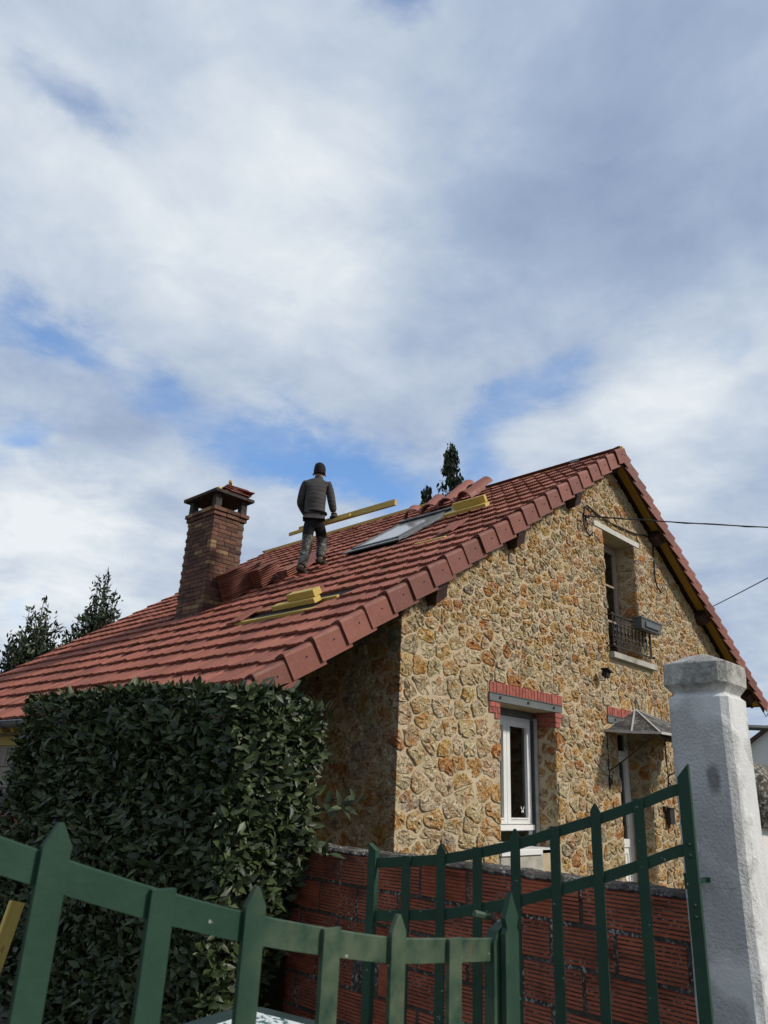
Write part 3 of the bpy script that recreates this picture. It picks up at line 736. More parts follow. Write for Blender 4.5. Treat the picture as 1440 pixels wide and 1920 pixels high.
# ------------------------------------------------------------------ chimney
CX0, CX1, CY0, CY1 = .38, .93, 4.24, 4.97
def make_chimney():
    core = MB().box(CX0+.010, CX1-.010, CY0+.010, CY1-.010, 3.55, 5.36)
    ch = part('chimney', core, MT['chmortar'], house)
    cube = mesh_of('brick', MB().box(-.5,.5,-.5,.5,-.5,.5), MT['chbrick'])
    H = .064; t = .10; jt = .009; z = 3.64; k = 0; nb = 0
    def row(a, b, fixed, axis, z, h, lens, out=0.0):
        nonlocal nb
        tot = sum(lens); p = a
        for l in lens:
            l2 = l*(b-a)/tot; c = p+l2/2; p += l2; j = random.gauss(0, .0018)
            s = (l2-jt, t, h-jt) if axis == 'x' else (t, l2-jt, h-jt)
            ctr = (c, fixed+j, z+h/2) if axis == 'x' else (fixed+j, c, z+h/2)
            inst('brick', cube, Matrix.Translation(ctr) @ Matrix.Diagonal((*s, 1)), ch); nb += 1
    while z < 5.25:
        ev = k % 2 == 0
        for y, vis in ((CY0+t/2, 1), (CY1-t/2, 0)):
            a, b = (CX0, CX1) if ev else (CX0+t+.0, CX1-t)
            lens = ((2,2,1) if k % 4 == 0 else (1,2,2)) if ev else ((2,1.2) if k % 4 == 1 else (1.2,2))
            if vis: row(a, b, y, 'x', z, H, lens)
        for x, vis in ((CX0+t/2, 1), (CX1-t/2, 0)):
            a, b = (CY0+t, CY1-t) if ev else (CY0, CY1)
            lens = ((2,2,1) if k % 4 == 0 else (1,2,2)) if ev else ((2,2,2,1) if k % 4 == 1 else (1,2,2,2))
            if vis: row(a, b, x, 'y', z, H, lens)
        z += H; k += 1
    # far faces: joined
    fm = MB(); zz = 3.64; k = 0
    while zz < 5.25:
        fm.box(CX0+t, CX1+.001, CY1-t, CY1, zz+.004, zz+H-.005); fm.box(CX1-t, CX1, CY0+t, CY1-t, zz+.004, zz+H-.005); zz += H
    part('brick_mass', fm, MT['chbrick'], ch, kind='stuff')
    o1, o2 = .022, .045
    for zz, o in ((z, o1), (z+H, o2)):
        row(CX0-o, CX1+o, CY0-o+t/2, 'x', zz, H, (2,2,1.4)); row(CX0-o, CX1+o, CY1+o-t/2, 'x', zz, H, (2,2,1.4))
        row(CY0-o+t, CY1+o-t, CX0-o+t/2, 'y', zz, H, (2,2,1)); row(CY0-o+t, CY1+o-t, CX1+o-t/2, 'y', zz, H, (2,2,1))
    zt = z+2*H
    fm = MB().box(CX0+.01, CX1-.01, CY0+.01, CY1-.01, z, zt-.006); part('crown', fm, MT['chmortar'], ch)
    dk = simple('sooty_stone', [(.035,.03,.028), (.075,.065,.06)], 14, .95, .5, 80, .1)
    for x in (CX0+.045, CX1-.045):
        for y in (CY0+.045, CY1-.045):
            mb = MB().obox(Matrix.Translation((x, y, zt+.105)), .105, .105, .225, taper=.9); part('cap_post', mb, dk, ch)
    mb = MB(); c = Matrix.Translation(((CX0+CX1)/2, (CY0+CY1)/2, zt+.235)); mb.obox(c, .70, .90, .045); part('cap_slab', mb, dk, ch)
    return zt+.2575
CH_TOP = make_chimney()

# ------------------------------------------------------------------ openings
def framed(mb, x0, x1, y0, y1, z0, z1, w, m=0):              # rectangular frame in a wall plane
    mb.box(x0, x0+w, y0, y1, z0, z1, m); mb.box(x1-w, x1, y0, y1, z0, z1, m)
    mb.box(x0+w, x1-w, y0+.001, y1-.001, z0, z0+w, m); mb.box(x0+w, x1-w, y0+.001, y1-.001, z1-w, z1, m)
def make_openings():
    # --- ground-floor window
    x0, x1, z0, z1 = WIN1; y = REV
    mb = MB(); framed(mb, x0+.005, x1-.075, y, y+.06, 1.06, 2.44, .045)
    mb.box(x0+.045, x1-.115, y, y+.06, 1.215, 1.285)                          # rail between fixed pane and casements
    w = part('window', mb, MT['pvc'], house)
    xm = (x0+x1-.07)/2
    for a, b in ((x0+.05, xm-.003), (xm+.003, x1-.12)):
        mb = MB(); framed(mb, a, b, y-.022, y+.045, 1.288, 2.392, .062); part('casement', mb, MT['pvc'], w)
        mb = MB().box(a+.062, b-.062, y+.015, y+.020, 1.35, 2.33); part('pane', mb, MT['glass'], w)
        mb = MB().box(a+.068, b-.068, y-.026, y-.0225, 1.330, 1.338); part('drip_strip', mb, MT['whitemetal'], w)
    mb = MB().box(x0+.05, x1-.12, y+.02, y+.026, 1.105, 1.215); part('fixed_pane', mb, MT['glass'], w)
    mb = MB().box(x0+.03, x1-.1, y-.05, y+.0, 1.225, 1.278); part('window_ledge', mb, MT['pvc'], w)
    g = MB()
    for i in range(5): g.box(2.06+i*.1, 2.066+i*.1, y+.03, y+.036, 1.1, 1.215)
    for q in (1.135, 1.175): g.box(x0+.06, x1-.13, y+.03, y+.036, q, q+.004)
    part('grille', g, MT['zinc'], w)
    mb = MB().box(x1-.070, x1-.045, y-.03, y+.05, 1.06, 2.43); part('shutter_rail', mb, MT['darkgrey'], w)
    mb = MB().box(x1-.043, x1-.012, y-.06, y+.05, 1.06, 2.45); part('shutter_rail', mb, MT['whitemetal'], w)
    mb = MB().box(x0, x1-.05, y-.03, y+.08, 2.445, 2.518); part('shutter_box', mb, MT['steel'], w)
    mb = MB().box(xm+.1, xm+.48, y+.22, y+.24, 1.3, 2.45)
    cu = MB()
    ring = [(xm+.30+i*.02, y+.14+.012*math.sin(i*2.1)) for i in range(11)]
    cu.add([(a, b, zz) for zz in (1.3, 2.42) for a, b in ring], [(i, i+1, 12+i, 11+i) for i in range(10)]); part('curtain', cu, MT['curtain'], w)
    # butterfly sticker on the pane
    bt = MB(); cx, cz, yy = xm+.345, 1.435, y+.0135
    for s in (1, -1):
        bt.add([(cx, yy, cz-.012), (cx+s*.030, yy, cz+.040), (cx+s*.034, yy, cz+.015), (cx+s*.012, yy, cz)], [(0,1,2,3)])
        bt.add([(cx, yy, cz-.012), (cx+s*.012, yy, cz), (cx+s*.024, yy, cz-.024), (cx+s*.010, yy, cz-.034)], [(0,1,2,3)])
    part('butterfly_sticker', bt, MT['pvc'], w)
    sl = MB(); sl.box(x0-.025, x0+.72, -.030, .0, 1.005, 1.05); sl.box(x0+.003, x1-.003, .0, y+.02, 1.012, 1.056); part('sill', sl, MT['pvc'], w)
    ap = MB(); ap.box(1.57, 2.34, -.012, .01, .785, 1.003); part('cement_apron', ap, MT['concrete'], house)
    # --- steel lintel with a row of upright bricks and brick quoins
    def lintel(xa, xb, rows):
        lm = MB(); lm.box(xa, xb, -.022, .02, 2.522, 2.603); lm.box(xa, xb, -.030, .02, 2.603, 2.609); lm.box(xa+.2, xb-.2, .02, REV, 2.524, 2.54)
        for q in (.13, .5, .87):
            c = xa+(xb-xa)*q; lm.box(c-.010, c+.012, -.034, -.022, 2.555, 2.580, 1)
        l = part('lintel', lm, [MT['steel'], MT['iron']], house)
        bm_ = mesh_of('brick', MB().box(-.5,.5,-.5,.5,-.5,.5), MT['redbrick'])
        n = rows
        for i in range(n):
            c = xa+.005+(xb-xa+.02)*(i+.5)/n
            inst('brick', bm_, Matrix.Translation((c, .03+random.gauss(0,.002), 2.668)) @ Matrix.Rotation(random.gauss(0,.012), 4, 'Y') @ Matrix.Diagonal(((xb-xa)/n-.009, .10, .108, 1)), l)
        return l, bm_
    l, bm_ = lintel(1.385, 2.835, 24)
    pj = MB().box(1.38, 2.875, -.008, .03, 2.611, 2.722); part('pointing', pj, MT['mortar'], l)
    for zc, segs in ((2.490, ((1.392,1.497),(1.503,1.588))), (2.428, ((1.392,1.54),(1.546,1.588))), (2.370, ((1.50,1.588),))):
        for a, b in segs: inst('brick', bm_, Matrix.Translation(((a+b)/2, .03, zc)) @ Matrix.Diagonal((b-a, .085, .052, 1)), l)
    for zc, xe in ((2.490, 2.845), (2.432, 2.82), (2.376, 2.79)):
        inst('brick', bm_, Matrix.Translation(((2.69+xe)/2, .05, zc)) @ Matrix.Diagonal((xe-2.69, .13, .050, 1)), l)
        inst('brick', bm_, Matrix.Translation((2.745, .172, zc)) @ Matrix.Diagonal((.11, .10, .050, 1)), l)
        inst('brick', bm_, Matrix.Translation((2.745, .268, zc)) @ Matrix.Diagonal((.11, .08, .050, 1)), l)
    # --- front door
    x0, x1, z0, z1 = DOOR
    l2, _ = lintel(3.95, 5.36, 23)
    pj = MB().box(3.945, 5.365, -.008, .03, 2.611, 2.722); part('pointing', pj, MT['mortar'], l2)
    mb = MB(); framed(mb, x0+.005, x1-.005, y, y+.07, z0, 2.49, .05); mb.box(x0+.05, x1-.05, y+.001, y+.069, 2.16, 2.22); d = part('door', mb, MT['pvc'], house)
    mb = MB(); framed(mb, x0+.06, x1-.06, y-.012, y+.05, z0+.02, 2.155, .085); mb.box(x0+.14, x1-.14, y-.011, y+.049, 1.0, 1.10); mb.box(x0+.14, x1-.14, y+.005, y+.045, z0+.1, 1.0)
    framed(mb, x0+.18, x1-.18, y-.006, y+.03, z0+.16, .95, .03); part('door_leaf', mb, MT['pvc'], d)
    mb = MB().box(x0+.145, x1-.145, y+.02, y+.026, 1.1, 2.07); part('pane', mb, MT['glass'], d)
    mb = MB().box(x0+.05, x1-.05, y+.03, y+.036, 2.22, 2.44); part('transom_pane', mb, MT['glass'], d)
    mb = MB().box(x0-.05, x1+.05, -.25, REV, .0, .215); part('doorstep', mb, MT['concrete'], house)
    # --- upper window, its lintel, sill
    x0, x1, z0, z1 = WIN2
    mb = MB().box(3.91, 5.28, -.014, .03, 5.222, 5.30); mb.box(x0-.02, x1+.02, .03, REV+.08, 5.2205, 5.29); part('concrete_lintel', mb, MT['lintelconc'], house)
    mb = MB(); mb.add([(4.14,-.075,3.385),(5.45,-.075,3.375),(5.45,.02,3.375),(4.14,.02,3.385),(4.14,-.075,3.46),(5.45,-.075,3.45),(5.45,.02,3.47),(4.14,.02,3.47)], [(3,2,1,0),(4,5,6,7),(0,1,5,4),(1,2,6,5),(2,3,7,6),(3,0,4,7)])
    mb.box(x0+.003, x1-.003, .02, REV, 3.44, 3.474); part('concrete_sill', mb, MT['concrete'], house)
    mb = MB(); framed(mb, x0+.004, x1-.004, y, y+.07, 3.475, 5.215, .055); w = part('window', mb, MT['oldwood'], house)
    xm = (x0+x1)/2
    for a, b in ((x0+.06, xm-.002), (xm+.002, x1-.06)):
        mb = MB(); framed(mb, a, b, y-.014, y+.045, 3.53, 5.158, .055)
        for q in (4.02, 4.56): mb.box(a+.055, b-.055, y-.010, y+.04, q, q+.028)
        part('casement', mb, MT['oldwood'], w)
        mb = MB().box(a+.055, b-.055, y+.018, y+.023, 3.58, 5.10); part('pane', mb, MT['glass'], w)
    cu = MB(); ring = [(x0+.08+i*.04, y+.12+.012*math.sin(i*2.1)) for i in range(21)]
    cu.add([(a, b, zz) for zz in (3.5, 4.55) for a, b in ring], [(i, i+1, 22+i, 21+i) for i in range(20)]); part('curtain', cu, MT['curtain'], w)
    # --- wrought-iron balcony rail
    ya = -.085; xa, xb = 4.10, 5.27; zt, zb = 3.965, 3.535
    mb = MB(); mb.bar((xa, ya, zt), (xb, ya, zt), .03, .014); mb.bar((xa, ya, zb), (xb, ya, zb), .02, .012); mb.bar((xa, ya, zt-.09), (xb, ya, zt-.09), .012, .008); mb.bar((xa, ya, zb+.09), (xb, ya, zb+.09), .012, .008)
    for xx in (xa, xb):
        for zz in (zt, zb):
            mb.tube([(xx, ya, zz), (xx, .02, zz)], .009, 6); mb.tube([(xx-.012*(1 if xx == xa else -1), ya-.014, zz), (xx-.03*(1 if xx == xa else -1), ya-.02, zz)], [.022, .008], 7)
    rl = part('balcony_rail', mb, MT['iron'], house)
    nb = 11
    bal = MB(); prof = [(0,.006), (.03,.006), (.05,.014), (.07,.006), (.10,.010), (.125,.019), (.15,.010), (.18,.006), (.21,.014), (.23,.006), (.25,.006)]
    bal.tube([(0, 0, h) for h, r in prof], [r for h, r in prof], 6)
    bme = mesh_of('baluster', bal, MT['iron'])
    sc = MB(); pts = [(.036*math.cos(a)*(1-a/9), 0, .036*math.sin(a)*(1-a/9)) for a in [i*.45 for i in range(14)]]; sc.tube(pts, .0045, 5); sme = mesh_of('scroll', sc, MT['iron'])
    for i in range(nb):
        xx = xa+.06+(xb-xa-.12)*i/(nb-1)
        inst('baluster', bme, Matrix.Translation((xx, ya, zb+.09)), rl)
        for zz in (zt-.046, zb+.046): inst('scroll', sme, Matrix.Translation((xx, ya, zz)) @ Matrix.Rotation((i % 2)*math.pi, 4, 'Z'), rl)
    for xx in (xa+.015, xb-.015, xb-.045):
        b = MB(); b.bar((xx, ya, zb), (xx, ya, zt), .012, .012, (0, 1, 0)); part('rail_post', b, MT['iron'], rl)
    lx = MB(); lx.box(5.42, 5.56, -.085, -.003, 1.30, 1.50); lx.box(5.41, 5.57, -.10, -.003, 1.50, 1.515); lx.box(5.36, 5.43, -.05, -.003, 1.47, 1.53); part('letterbox', lx, MT['iron'], house)
    # --- small lamp on the wall
    lb = MB(); lb.tube([(3.66, -.01, 3.02), (3.66, -.06, 3.02), (3.78, -.10, 3.02), (3.79, -.10, 3.06)], .007, 6); lb.obox(Matrix.Translation((3.79, -.115, 3.105)) @ Matrix.Rotation(.25, 4, 'Y'), .085, .07, .075); lb.obox(Matrix.Translation((3.79, -.13, 3.15)) @ Matrix.Rotation(.3, 4, 'Y'), .13, .10, .02)
    part('wall_lamp', lb, MT['rubber'], house)
make_openings()

# ------------------------------------------------------------------ awning over the door
def make_awning():
    ap = Vector((4.76, 0, 2.765)); zb = 2.375; xl, xr, yo = 3.87, 5.63, -.72
    base = [Vector((xl, -.005, zb+.035)), Vector((xl+.02, -.36, zb+.01)), Vector((xl+.06, yo, zb)), Vector((4.75, yo-.03, zb+.0)), Vector((xr-.06, yo, zb)), Vector((xr-.02, -.36, zb+.01)), Vector((xr, -.005, zb+.035))]
    fr = MB()
    for b in base: fr.bar(ap+Vector((0,-.004,0)), b, .022, .016)
    for a, b in zip(base[:-1], base[1:]): fr.bar(a, b, .018, .03)
    aw = part('awning', fr, MT['whitemetal'], house)
    for a, b in zip(base[:-1], base[1:]):
        m = MB(); g = []
        N = 5                                                  # panel sags a little between its ribs
        rows = []
        for i in range(N+1):
            t = i/N; row = []
            for j in range(N+1):
                s = j/N; p = ap.lerp(a.lerp(b, s), max(t, .02)); p = p + Vector((0, 0, .004 - .03*math.sin(math.pi*s)*t*.6)); row.append(p)
            rows.append(row)
        vs = [p for r in rows for p in r]; fs = [(i*(N+1)+j, i*(N+1)+j+1, (i+1)*(N+1)+j+1, (i+1)*(N+1)+j) for i in range(N) for j in range(N)]
        m.add(vs, fs); m.add([p-Vector((0,0,.006)) for p in vs], [tuple(reversed(f)) for f in fs])
        part('awning_panel', m, MT['awning'], aw, fixn=False)
    fn = MB(); fn.tube([ap+Vector((0,-.02,0)), ap+Vector((0,-.02,.17))], .006, 6); fn.tube([ap+Vector((0,-.02,.05)), ap+Vector((0,-.02,.07)), ap+Vector((0,-.02,.09))], [.004,.018,.004], 6)
    fn.tube([ap+Vector((-.04,-.02,.095)), ap+Vector((.04,-.02,.095))], .006, 6); fn.tube([ap+Vector((-.025,-.02,.07)), ap+Vector((-.04,-.02,.095)), ap+Vector((-.02,-.02,.12))], .005, 5); fn.tube([ap+Vector((.025,-.02,.07)), ap+Vector((.04,-.02,.095)), ap+Vector((.02,-.02,.12))], .005, 5)
    part('finial', fn, MT['iron'], aw)
    for x in (xl+.03, xr-.03):
        b = MB(); P = lambda y, z: (x, y, z)
        b.tube([P(-.015, 2.38), P(-.015, 1.70)], .009, 6)
        b.tube([P(-.66, 2.36), P(-.35, 2.13), P(-.12, 1.98), P(-.03, 1.93)], .008, 6)
        b.tube([P(-.03, 1.93), P(-.015, 1.88), P(-.03, 1.83), P(-.06, 1.84), P(-.055, 1.87)], .007, 6)
        pts = [P(-.30+.055*math.cos(a)*(1-a/11), 2.21+.055*math.sin(a)*(1-a/11)) for a in [i*.5 for i in range(16)]]; b.tube(pts, .006, 5)
        pts = [P(-.56+.06*math.cos(a)*(1-a/11), 2.305+.045*math.sin(a)*(1-a/11)) for a in [i*.5 for i in range(16)]]; b.tube(pts, .006, 5)
        b.tube([P(-.012, 1.86), P(-.05, 1.80), P(-.012, 1.72)], [.006,.016,.006], 6)
        part('bracket', b, MT['iron'], aw)
make_awning()

# ------------------------------------------------------------------ roof window (opened for repair, flashing exposed)
def make_skylight():
    u0 = (1.88-EAVE_X)/math.cos(TH); u1 = (2.93-EAVE_X)/math.cos(TH); y0, y1 = 1.86, 2.82; h0, h1 = .01, .078
    f = MB()
    def bx(ua, ub, ya, yb, ha, hb, mb):
        mb.hexa([tuple(lroof(u, y, h)) for h in (ha, hb) for u, y in ((ua,ya),(ub,ya),(ub,yb),(ua,yb))])
    w = .075
    bx(u0, u1, y0, y0+w, h0, h1, f); bx(u0, u1, y1-w, y1, h0, h1, f); bx(u0, u0+w, y0+w, y1-w, h0, h1-.004, f); bx(u1-w, u1, y0+w, y1-w, h0, h1-.004, f)
    s = part('roof_window', f, MT['darkgrey'], house)
    p = MB(); bx(u0+w-.004, u1-w+.004, y0+w-.004, y1-w+.004, h1-.022, h1-.010, p); part('pane', p, MT['sky_pane'], s)
    fl = MB(); bx(u0-.14, u0-.002, y0-.10, y1+.08, .045, .062, fl); bx(u0-.02, u1+.12, y0-.10, y0-.004, .03, .06, fl); bx(u0-.02, u1+.1, y1+.004, y1+.07, .03, .058, fl); bx(u1+.002, u1+.12, y0-.02, y1+.03, .05, .075, fl)
    part('flashing', fl, MT['zinc'], s)
    hd = MB(); bx(u1-.05, u1+.06, y0-.02, y1+.02, h1+.001, h1+.025, hd); part('cover', hd, MT['darkgrey'], s)
    ls = MB(); bx(u1-.02, u1+.32, y0-.09, y0+.02, .05, .10, ls); part('cover', ls, MT['darkgrey'], s)
make_skylight()

# ------------------------------------------------------------------ gutter, low extension built on the boundary wall
def make_extension():
    g = MB(); y0, y1 = -.2, FAR_Y; r = .062; cx, cz = EAVE_X-.03, ztop(EAVE_X)-.075
    ring = [(cx+r*math.cos(a), cz+r*math.sin(a)) for a in [math.pi+math.pi*i/8 for i in range(9)]]
    rin = [(cx+(r-.006)*math.cos(a), cz+(r-.006)*math.sin(a)) for a in [2*math.pi-math.pi*i/8 for i in range(9)]]
    g.loft([[(a, y, b) for a, b in ring+rin] for y in (y0, y1)])
    g.tube([(cx-r, y0, cz), (cx-r, y1, cz)], .009, 8)
    gt = part('gutter', g, MT['zinc'], house)
    y = .2
    while y < FAR_Y:
        h = MB(); h.tube([(cx+(r+.004)*math.cos(a), y, cz+(r+.004)*math.sin(a)) for a in [math.pi*.95+math.pi*1.05*i/8 for i in range(9)]], .006, 5); part('gutter_hook', h, MT['zinc'], gt); y += .42
    ew = MB(); ew.box(-1.79, -1.62, 1.62, DEP, 1.262, 2.02); ew.prism([(-1.62,1.62,0), (-.012,1.62,0), (-.012,1.62,ztop(-.012)-.16), (-1.62,1.62,ztop(-1.62)-.16)], (0,.16,0))
    e = part('extension_wall', ew, MT['mortar'], house)
    bm_ = mesh_of('block', MB().box(-.5,.5,-.5,.5,-.5,.5), MT['block'])
    for k, z in enumerate((1.425, 1.64)):
        yy = 1.64-(.2 if k else 0)
        while yy < DEP-.4:
            a = max(yy, 1.64); b = yy+.40
            inst('block', bm_, Matrix.Translation((-1.80, (a+b)/2, z+.105)) @ Matrix.Rotation(random.gauss(0,.006), 4, 'X') @ Matrix.Diagonal((.05, b-a-.014, .20, 1)), e); yy += .41
    rb = MB().box(-1.845, -1.62, 1.64, DEP, 1.264, 1.418); part('ring_beam', rb, MT['coping'], house)
    wp = MB().box(-1.825, -1.70, 1.62, DEP+.2, 1.868, 1.965); part('wall_plate', wp, MT['pine'], house)
    y = 1.75
    rme = mesh_of('rafter_end', MB().obox(Matrix.Identity(4), .34, .07, .085), MT['pine'])
    while y < DEP:
        inst('rafter_end', rme, frame(Vector((-1.90, y, ztop(-1.90)-.20)), UL, YV, NL), house); y += .33
    fb = MB(); fb.hexa([tuple(Vector((EAVE_X+.055, yy, ztop(EAVE_X)-.085))+Vector((dx, 0, dz))) for dz in (-.045, .0) for dx, yy in ((0,1.5),(.022,1.5),(.022,FAR_Y-.1),(0,FAR_Y-.1))]); part('fascia_board', fb, MT['pine'], house)
    sb = MB(); 
    sb.hexa([tuple(Vector((x, yy, ztop(x)-.115+dz))) for dz in (0, .012) for x, yy in ((EAVE_X+.06,1.5),(-1.7,1.5),(-1.7,FAR_Y-.1),(EAVE_X+.06,FAR_Y-.1))]); part('eave_board', sb, MT['pine'], house)
make_extension()

# ------------------------------------------------------------------ boundary wall of ribbed hollow bricks
def make_boundary_wall():
    X = -1.83; t = .15; P = .17; BL = .3206; y0, y1 = -3.50, DEP
    bw = thing('boundary_wall', (X+t/2, 0, 0), 'low wall of ribbed red hollow bricks with lichen coping behind the green gate', 'wall')
    core = MB().box(X+.0035, X+t, y0, y1, 0, 1.225); part('mortar_core', core, MT['wallmortar'], bw)
    def ribbed(L, H, D=.06):
        mb = MB(); n = 9; pr = []
        for i in range(n):
            a = -H/2+H*i/n; w = H/n
            pr += [(.0, a+w*.12), (.0, a+w*.70), (.0055, a+w*.78), (.0055, a+w*1.04)]
        pr[-1] = (.0, H/2); pr.append((D, H/2)); pr.append((D, -H/2)); 
        ring0 = [(x, -L/2, z) for x, z in pr]; ring1 = [(x, L/2, z) for x, z in pr]
        n_ = len(pr); fs = [(i, i+1, n_+i+1, n_+i) for i in range(n_-1)]
        mb.add(ring0+ring1, fs); mb.add([(.0, -L/2, -H/2), (D, -L/2, -H/2), (D, -L/2, H/2), (.0, -L/2, H/2)], [(0,1,2,3)]); mb.add([(.0, L/2, -H/2), (D, L/2, -H/2), (D, L/2, H/2), (.0, L/2, H/2)], [(3,2,1,0)])
        return mb
    mb = ribbed(BL-.020, P-.018)
    me = mesh_of('brick', mb, MT['hbrick'], fixn=False); meb = mesh_of('brick', mb, MT['hbrick_burnt'], fixn=False)
    rest = MB(); k = 0
    for r in range(7):
        zc = 1.069+.0775-.17*r if r else 1.1455
        zc = 1.146-.17*r
        off = (-2.236 if r % 2 == 0 else -2.236+BL*.5)
        j0 = math.ceil((y0-off)/BL); 
        for j in range(j0-1, 40):
            c = off+(j+.5)*BL
            if c-BL/2 < y0-.02 or c+BL/2 > y1: continue
            if r == 3 and abs(c+1.5) < .2: continue                            # the broken brick goes here
            M = Matrix.Translation((X+random.gauss(0, .0015), c, zc)) @ Matrix.Rotation(random.gauss(0, .008), 4, 'X') @ Matrix.Rotation(random.gauss(0, .006), 4, 'Z')
            if c < 1.2:
                burnt = (r == 0 and abs(c+3.2) < .10) or (r == 1 and c < -3.2)
                inst('brick', meb if burnt else me, M, bw)
            else:
                rest.add([M @ Vector(v) for v in mb.v], mb.f)
            k += 1
    # broken hollow brick with open cells
    off = -2.236+BL*.5; j = round((-1.5-off)/BL-.5); c = off+(j+.5)*BL; zc = 1.146-.17*3
    b = MB(); L = BL-.017; H = P-.016
    for a, q in ((-H/2, -H/2+.018), (-.012, .012), (H/2-.018, H/2)): b.box(X+.006, X+.07, c-L/2, c+L/2, zc+a, zc+q)
    for a in (-L/2, -.05, .07, L/2-.016): b.box(X+.012, X+.07, c+a, c+a+.016, zc-H/2, zc+H/2)
    b.box(X+.075, X+.08, c-L/2, c+L/2, zc-H/2, zc+H/2); b.box(X-.002, X+.012, c-L/2, c-.04, zc-H/2, zc+H/2)
    hole = MB().box(X+.0, X+.001, 0, 0.001, .2, .201)
    part('broken_brick', b, MT['hbrick'], bw, label='broken hollow brick with open cells')
    part('brick_mass', rest, MT['hbrick'], bw, kind='stuff')
    # lumpy mortar coping
    cp = MB(); ny = 700; rings = []
    for i in range(ny+1):
        y = y0+(DEP-y0)*(i/ny); n1 = mnoise.noise((y*5, 1.3, 0)); n2 = mnoise.noise((y*17, 4.1, 0)); n3 = mnoise.noise((y*9, 7, 2))
        n4 = mnoise.noise((y*42, 2, 9)); zt = 1.250+.008*n1+.007*n2+.006*n4; ov = .003+.006*n3+.005*n4; lo = 1.224+.008*n2+.006*n4
        rings.append([(X-ov, y, lo), (X-ov-.003, y, zt-.018), (X+.012, y, zt-.002+.004*n3), (X+t/2, y, zt+.006), (X+t-.012, y, zt), (X+t+ov, y, zt-.02), (X+t+ov, y, lo)])
    cp.loft(rings); part('coping', cp, MT['coping'], bw)
make_boundary_wall()

# ------------------------------------------------------------------ hedge
def leaf_template(n=3, L=1.0, Wd=.42, fold_=.10, curl=.12):
    v = []; f = []
    xs = [0, .28, .62, 1.0]; ws = [.10, 1.0, .82, .02]
    for x, w in zip(xs, ws):
        z = -curl*x*x
        v += [(x*L, -Wd/2*w, z+fold_*w*.5), (x*L, 0, z), (x*L, Wd/2*w, z+fold_*w*.5)]
    for i in range(3):
        b = i*3; f += [(b, b+3, b+4, b+1), (b+1, b+4, b+5, b+2)]
    return np.array(v), np.array(f)
LV, LF = leaf_template()
def leaves(P, D, N, S):
    """arrays: base points, directions, normals, sizes -> verts, quads"""
    D = D/np.linalg.norm(D, axis=1, keepdims=True); B = np.cross(N, D); B /= np.linalg.norm(B, axis=1, keepdims=True)+1e-9; N = np.cross(D, B)
    V = P[:,None,:] + S[:,None,None]*(LV[None,:,0:1]*D[:,None,:] + LV[None,:,1:2]*B[:,None,:] + LV[None,:,2:3]*N[:,None,:])
    F = LF[None] + (np.arange(len(P))*len(LV))[:,None,None]
    return V.reshape(-1, 3), F.reshape(-1, 4)
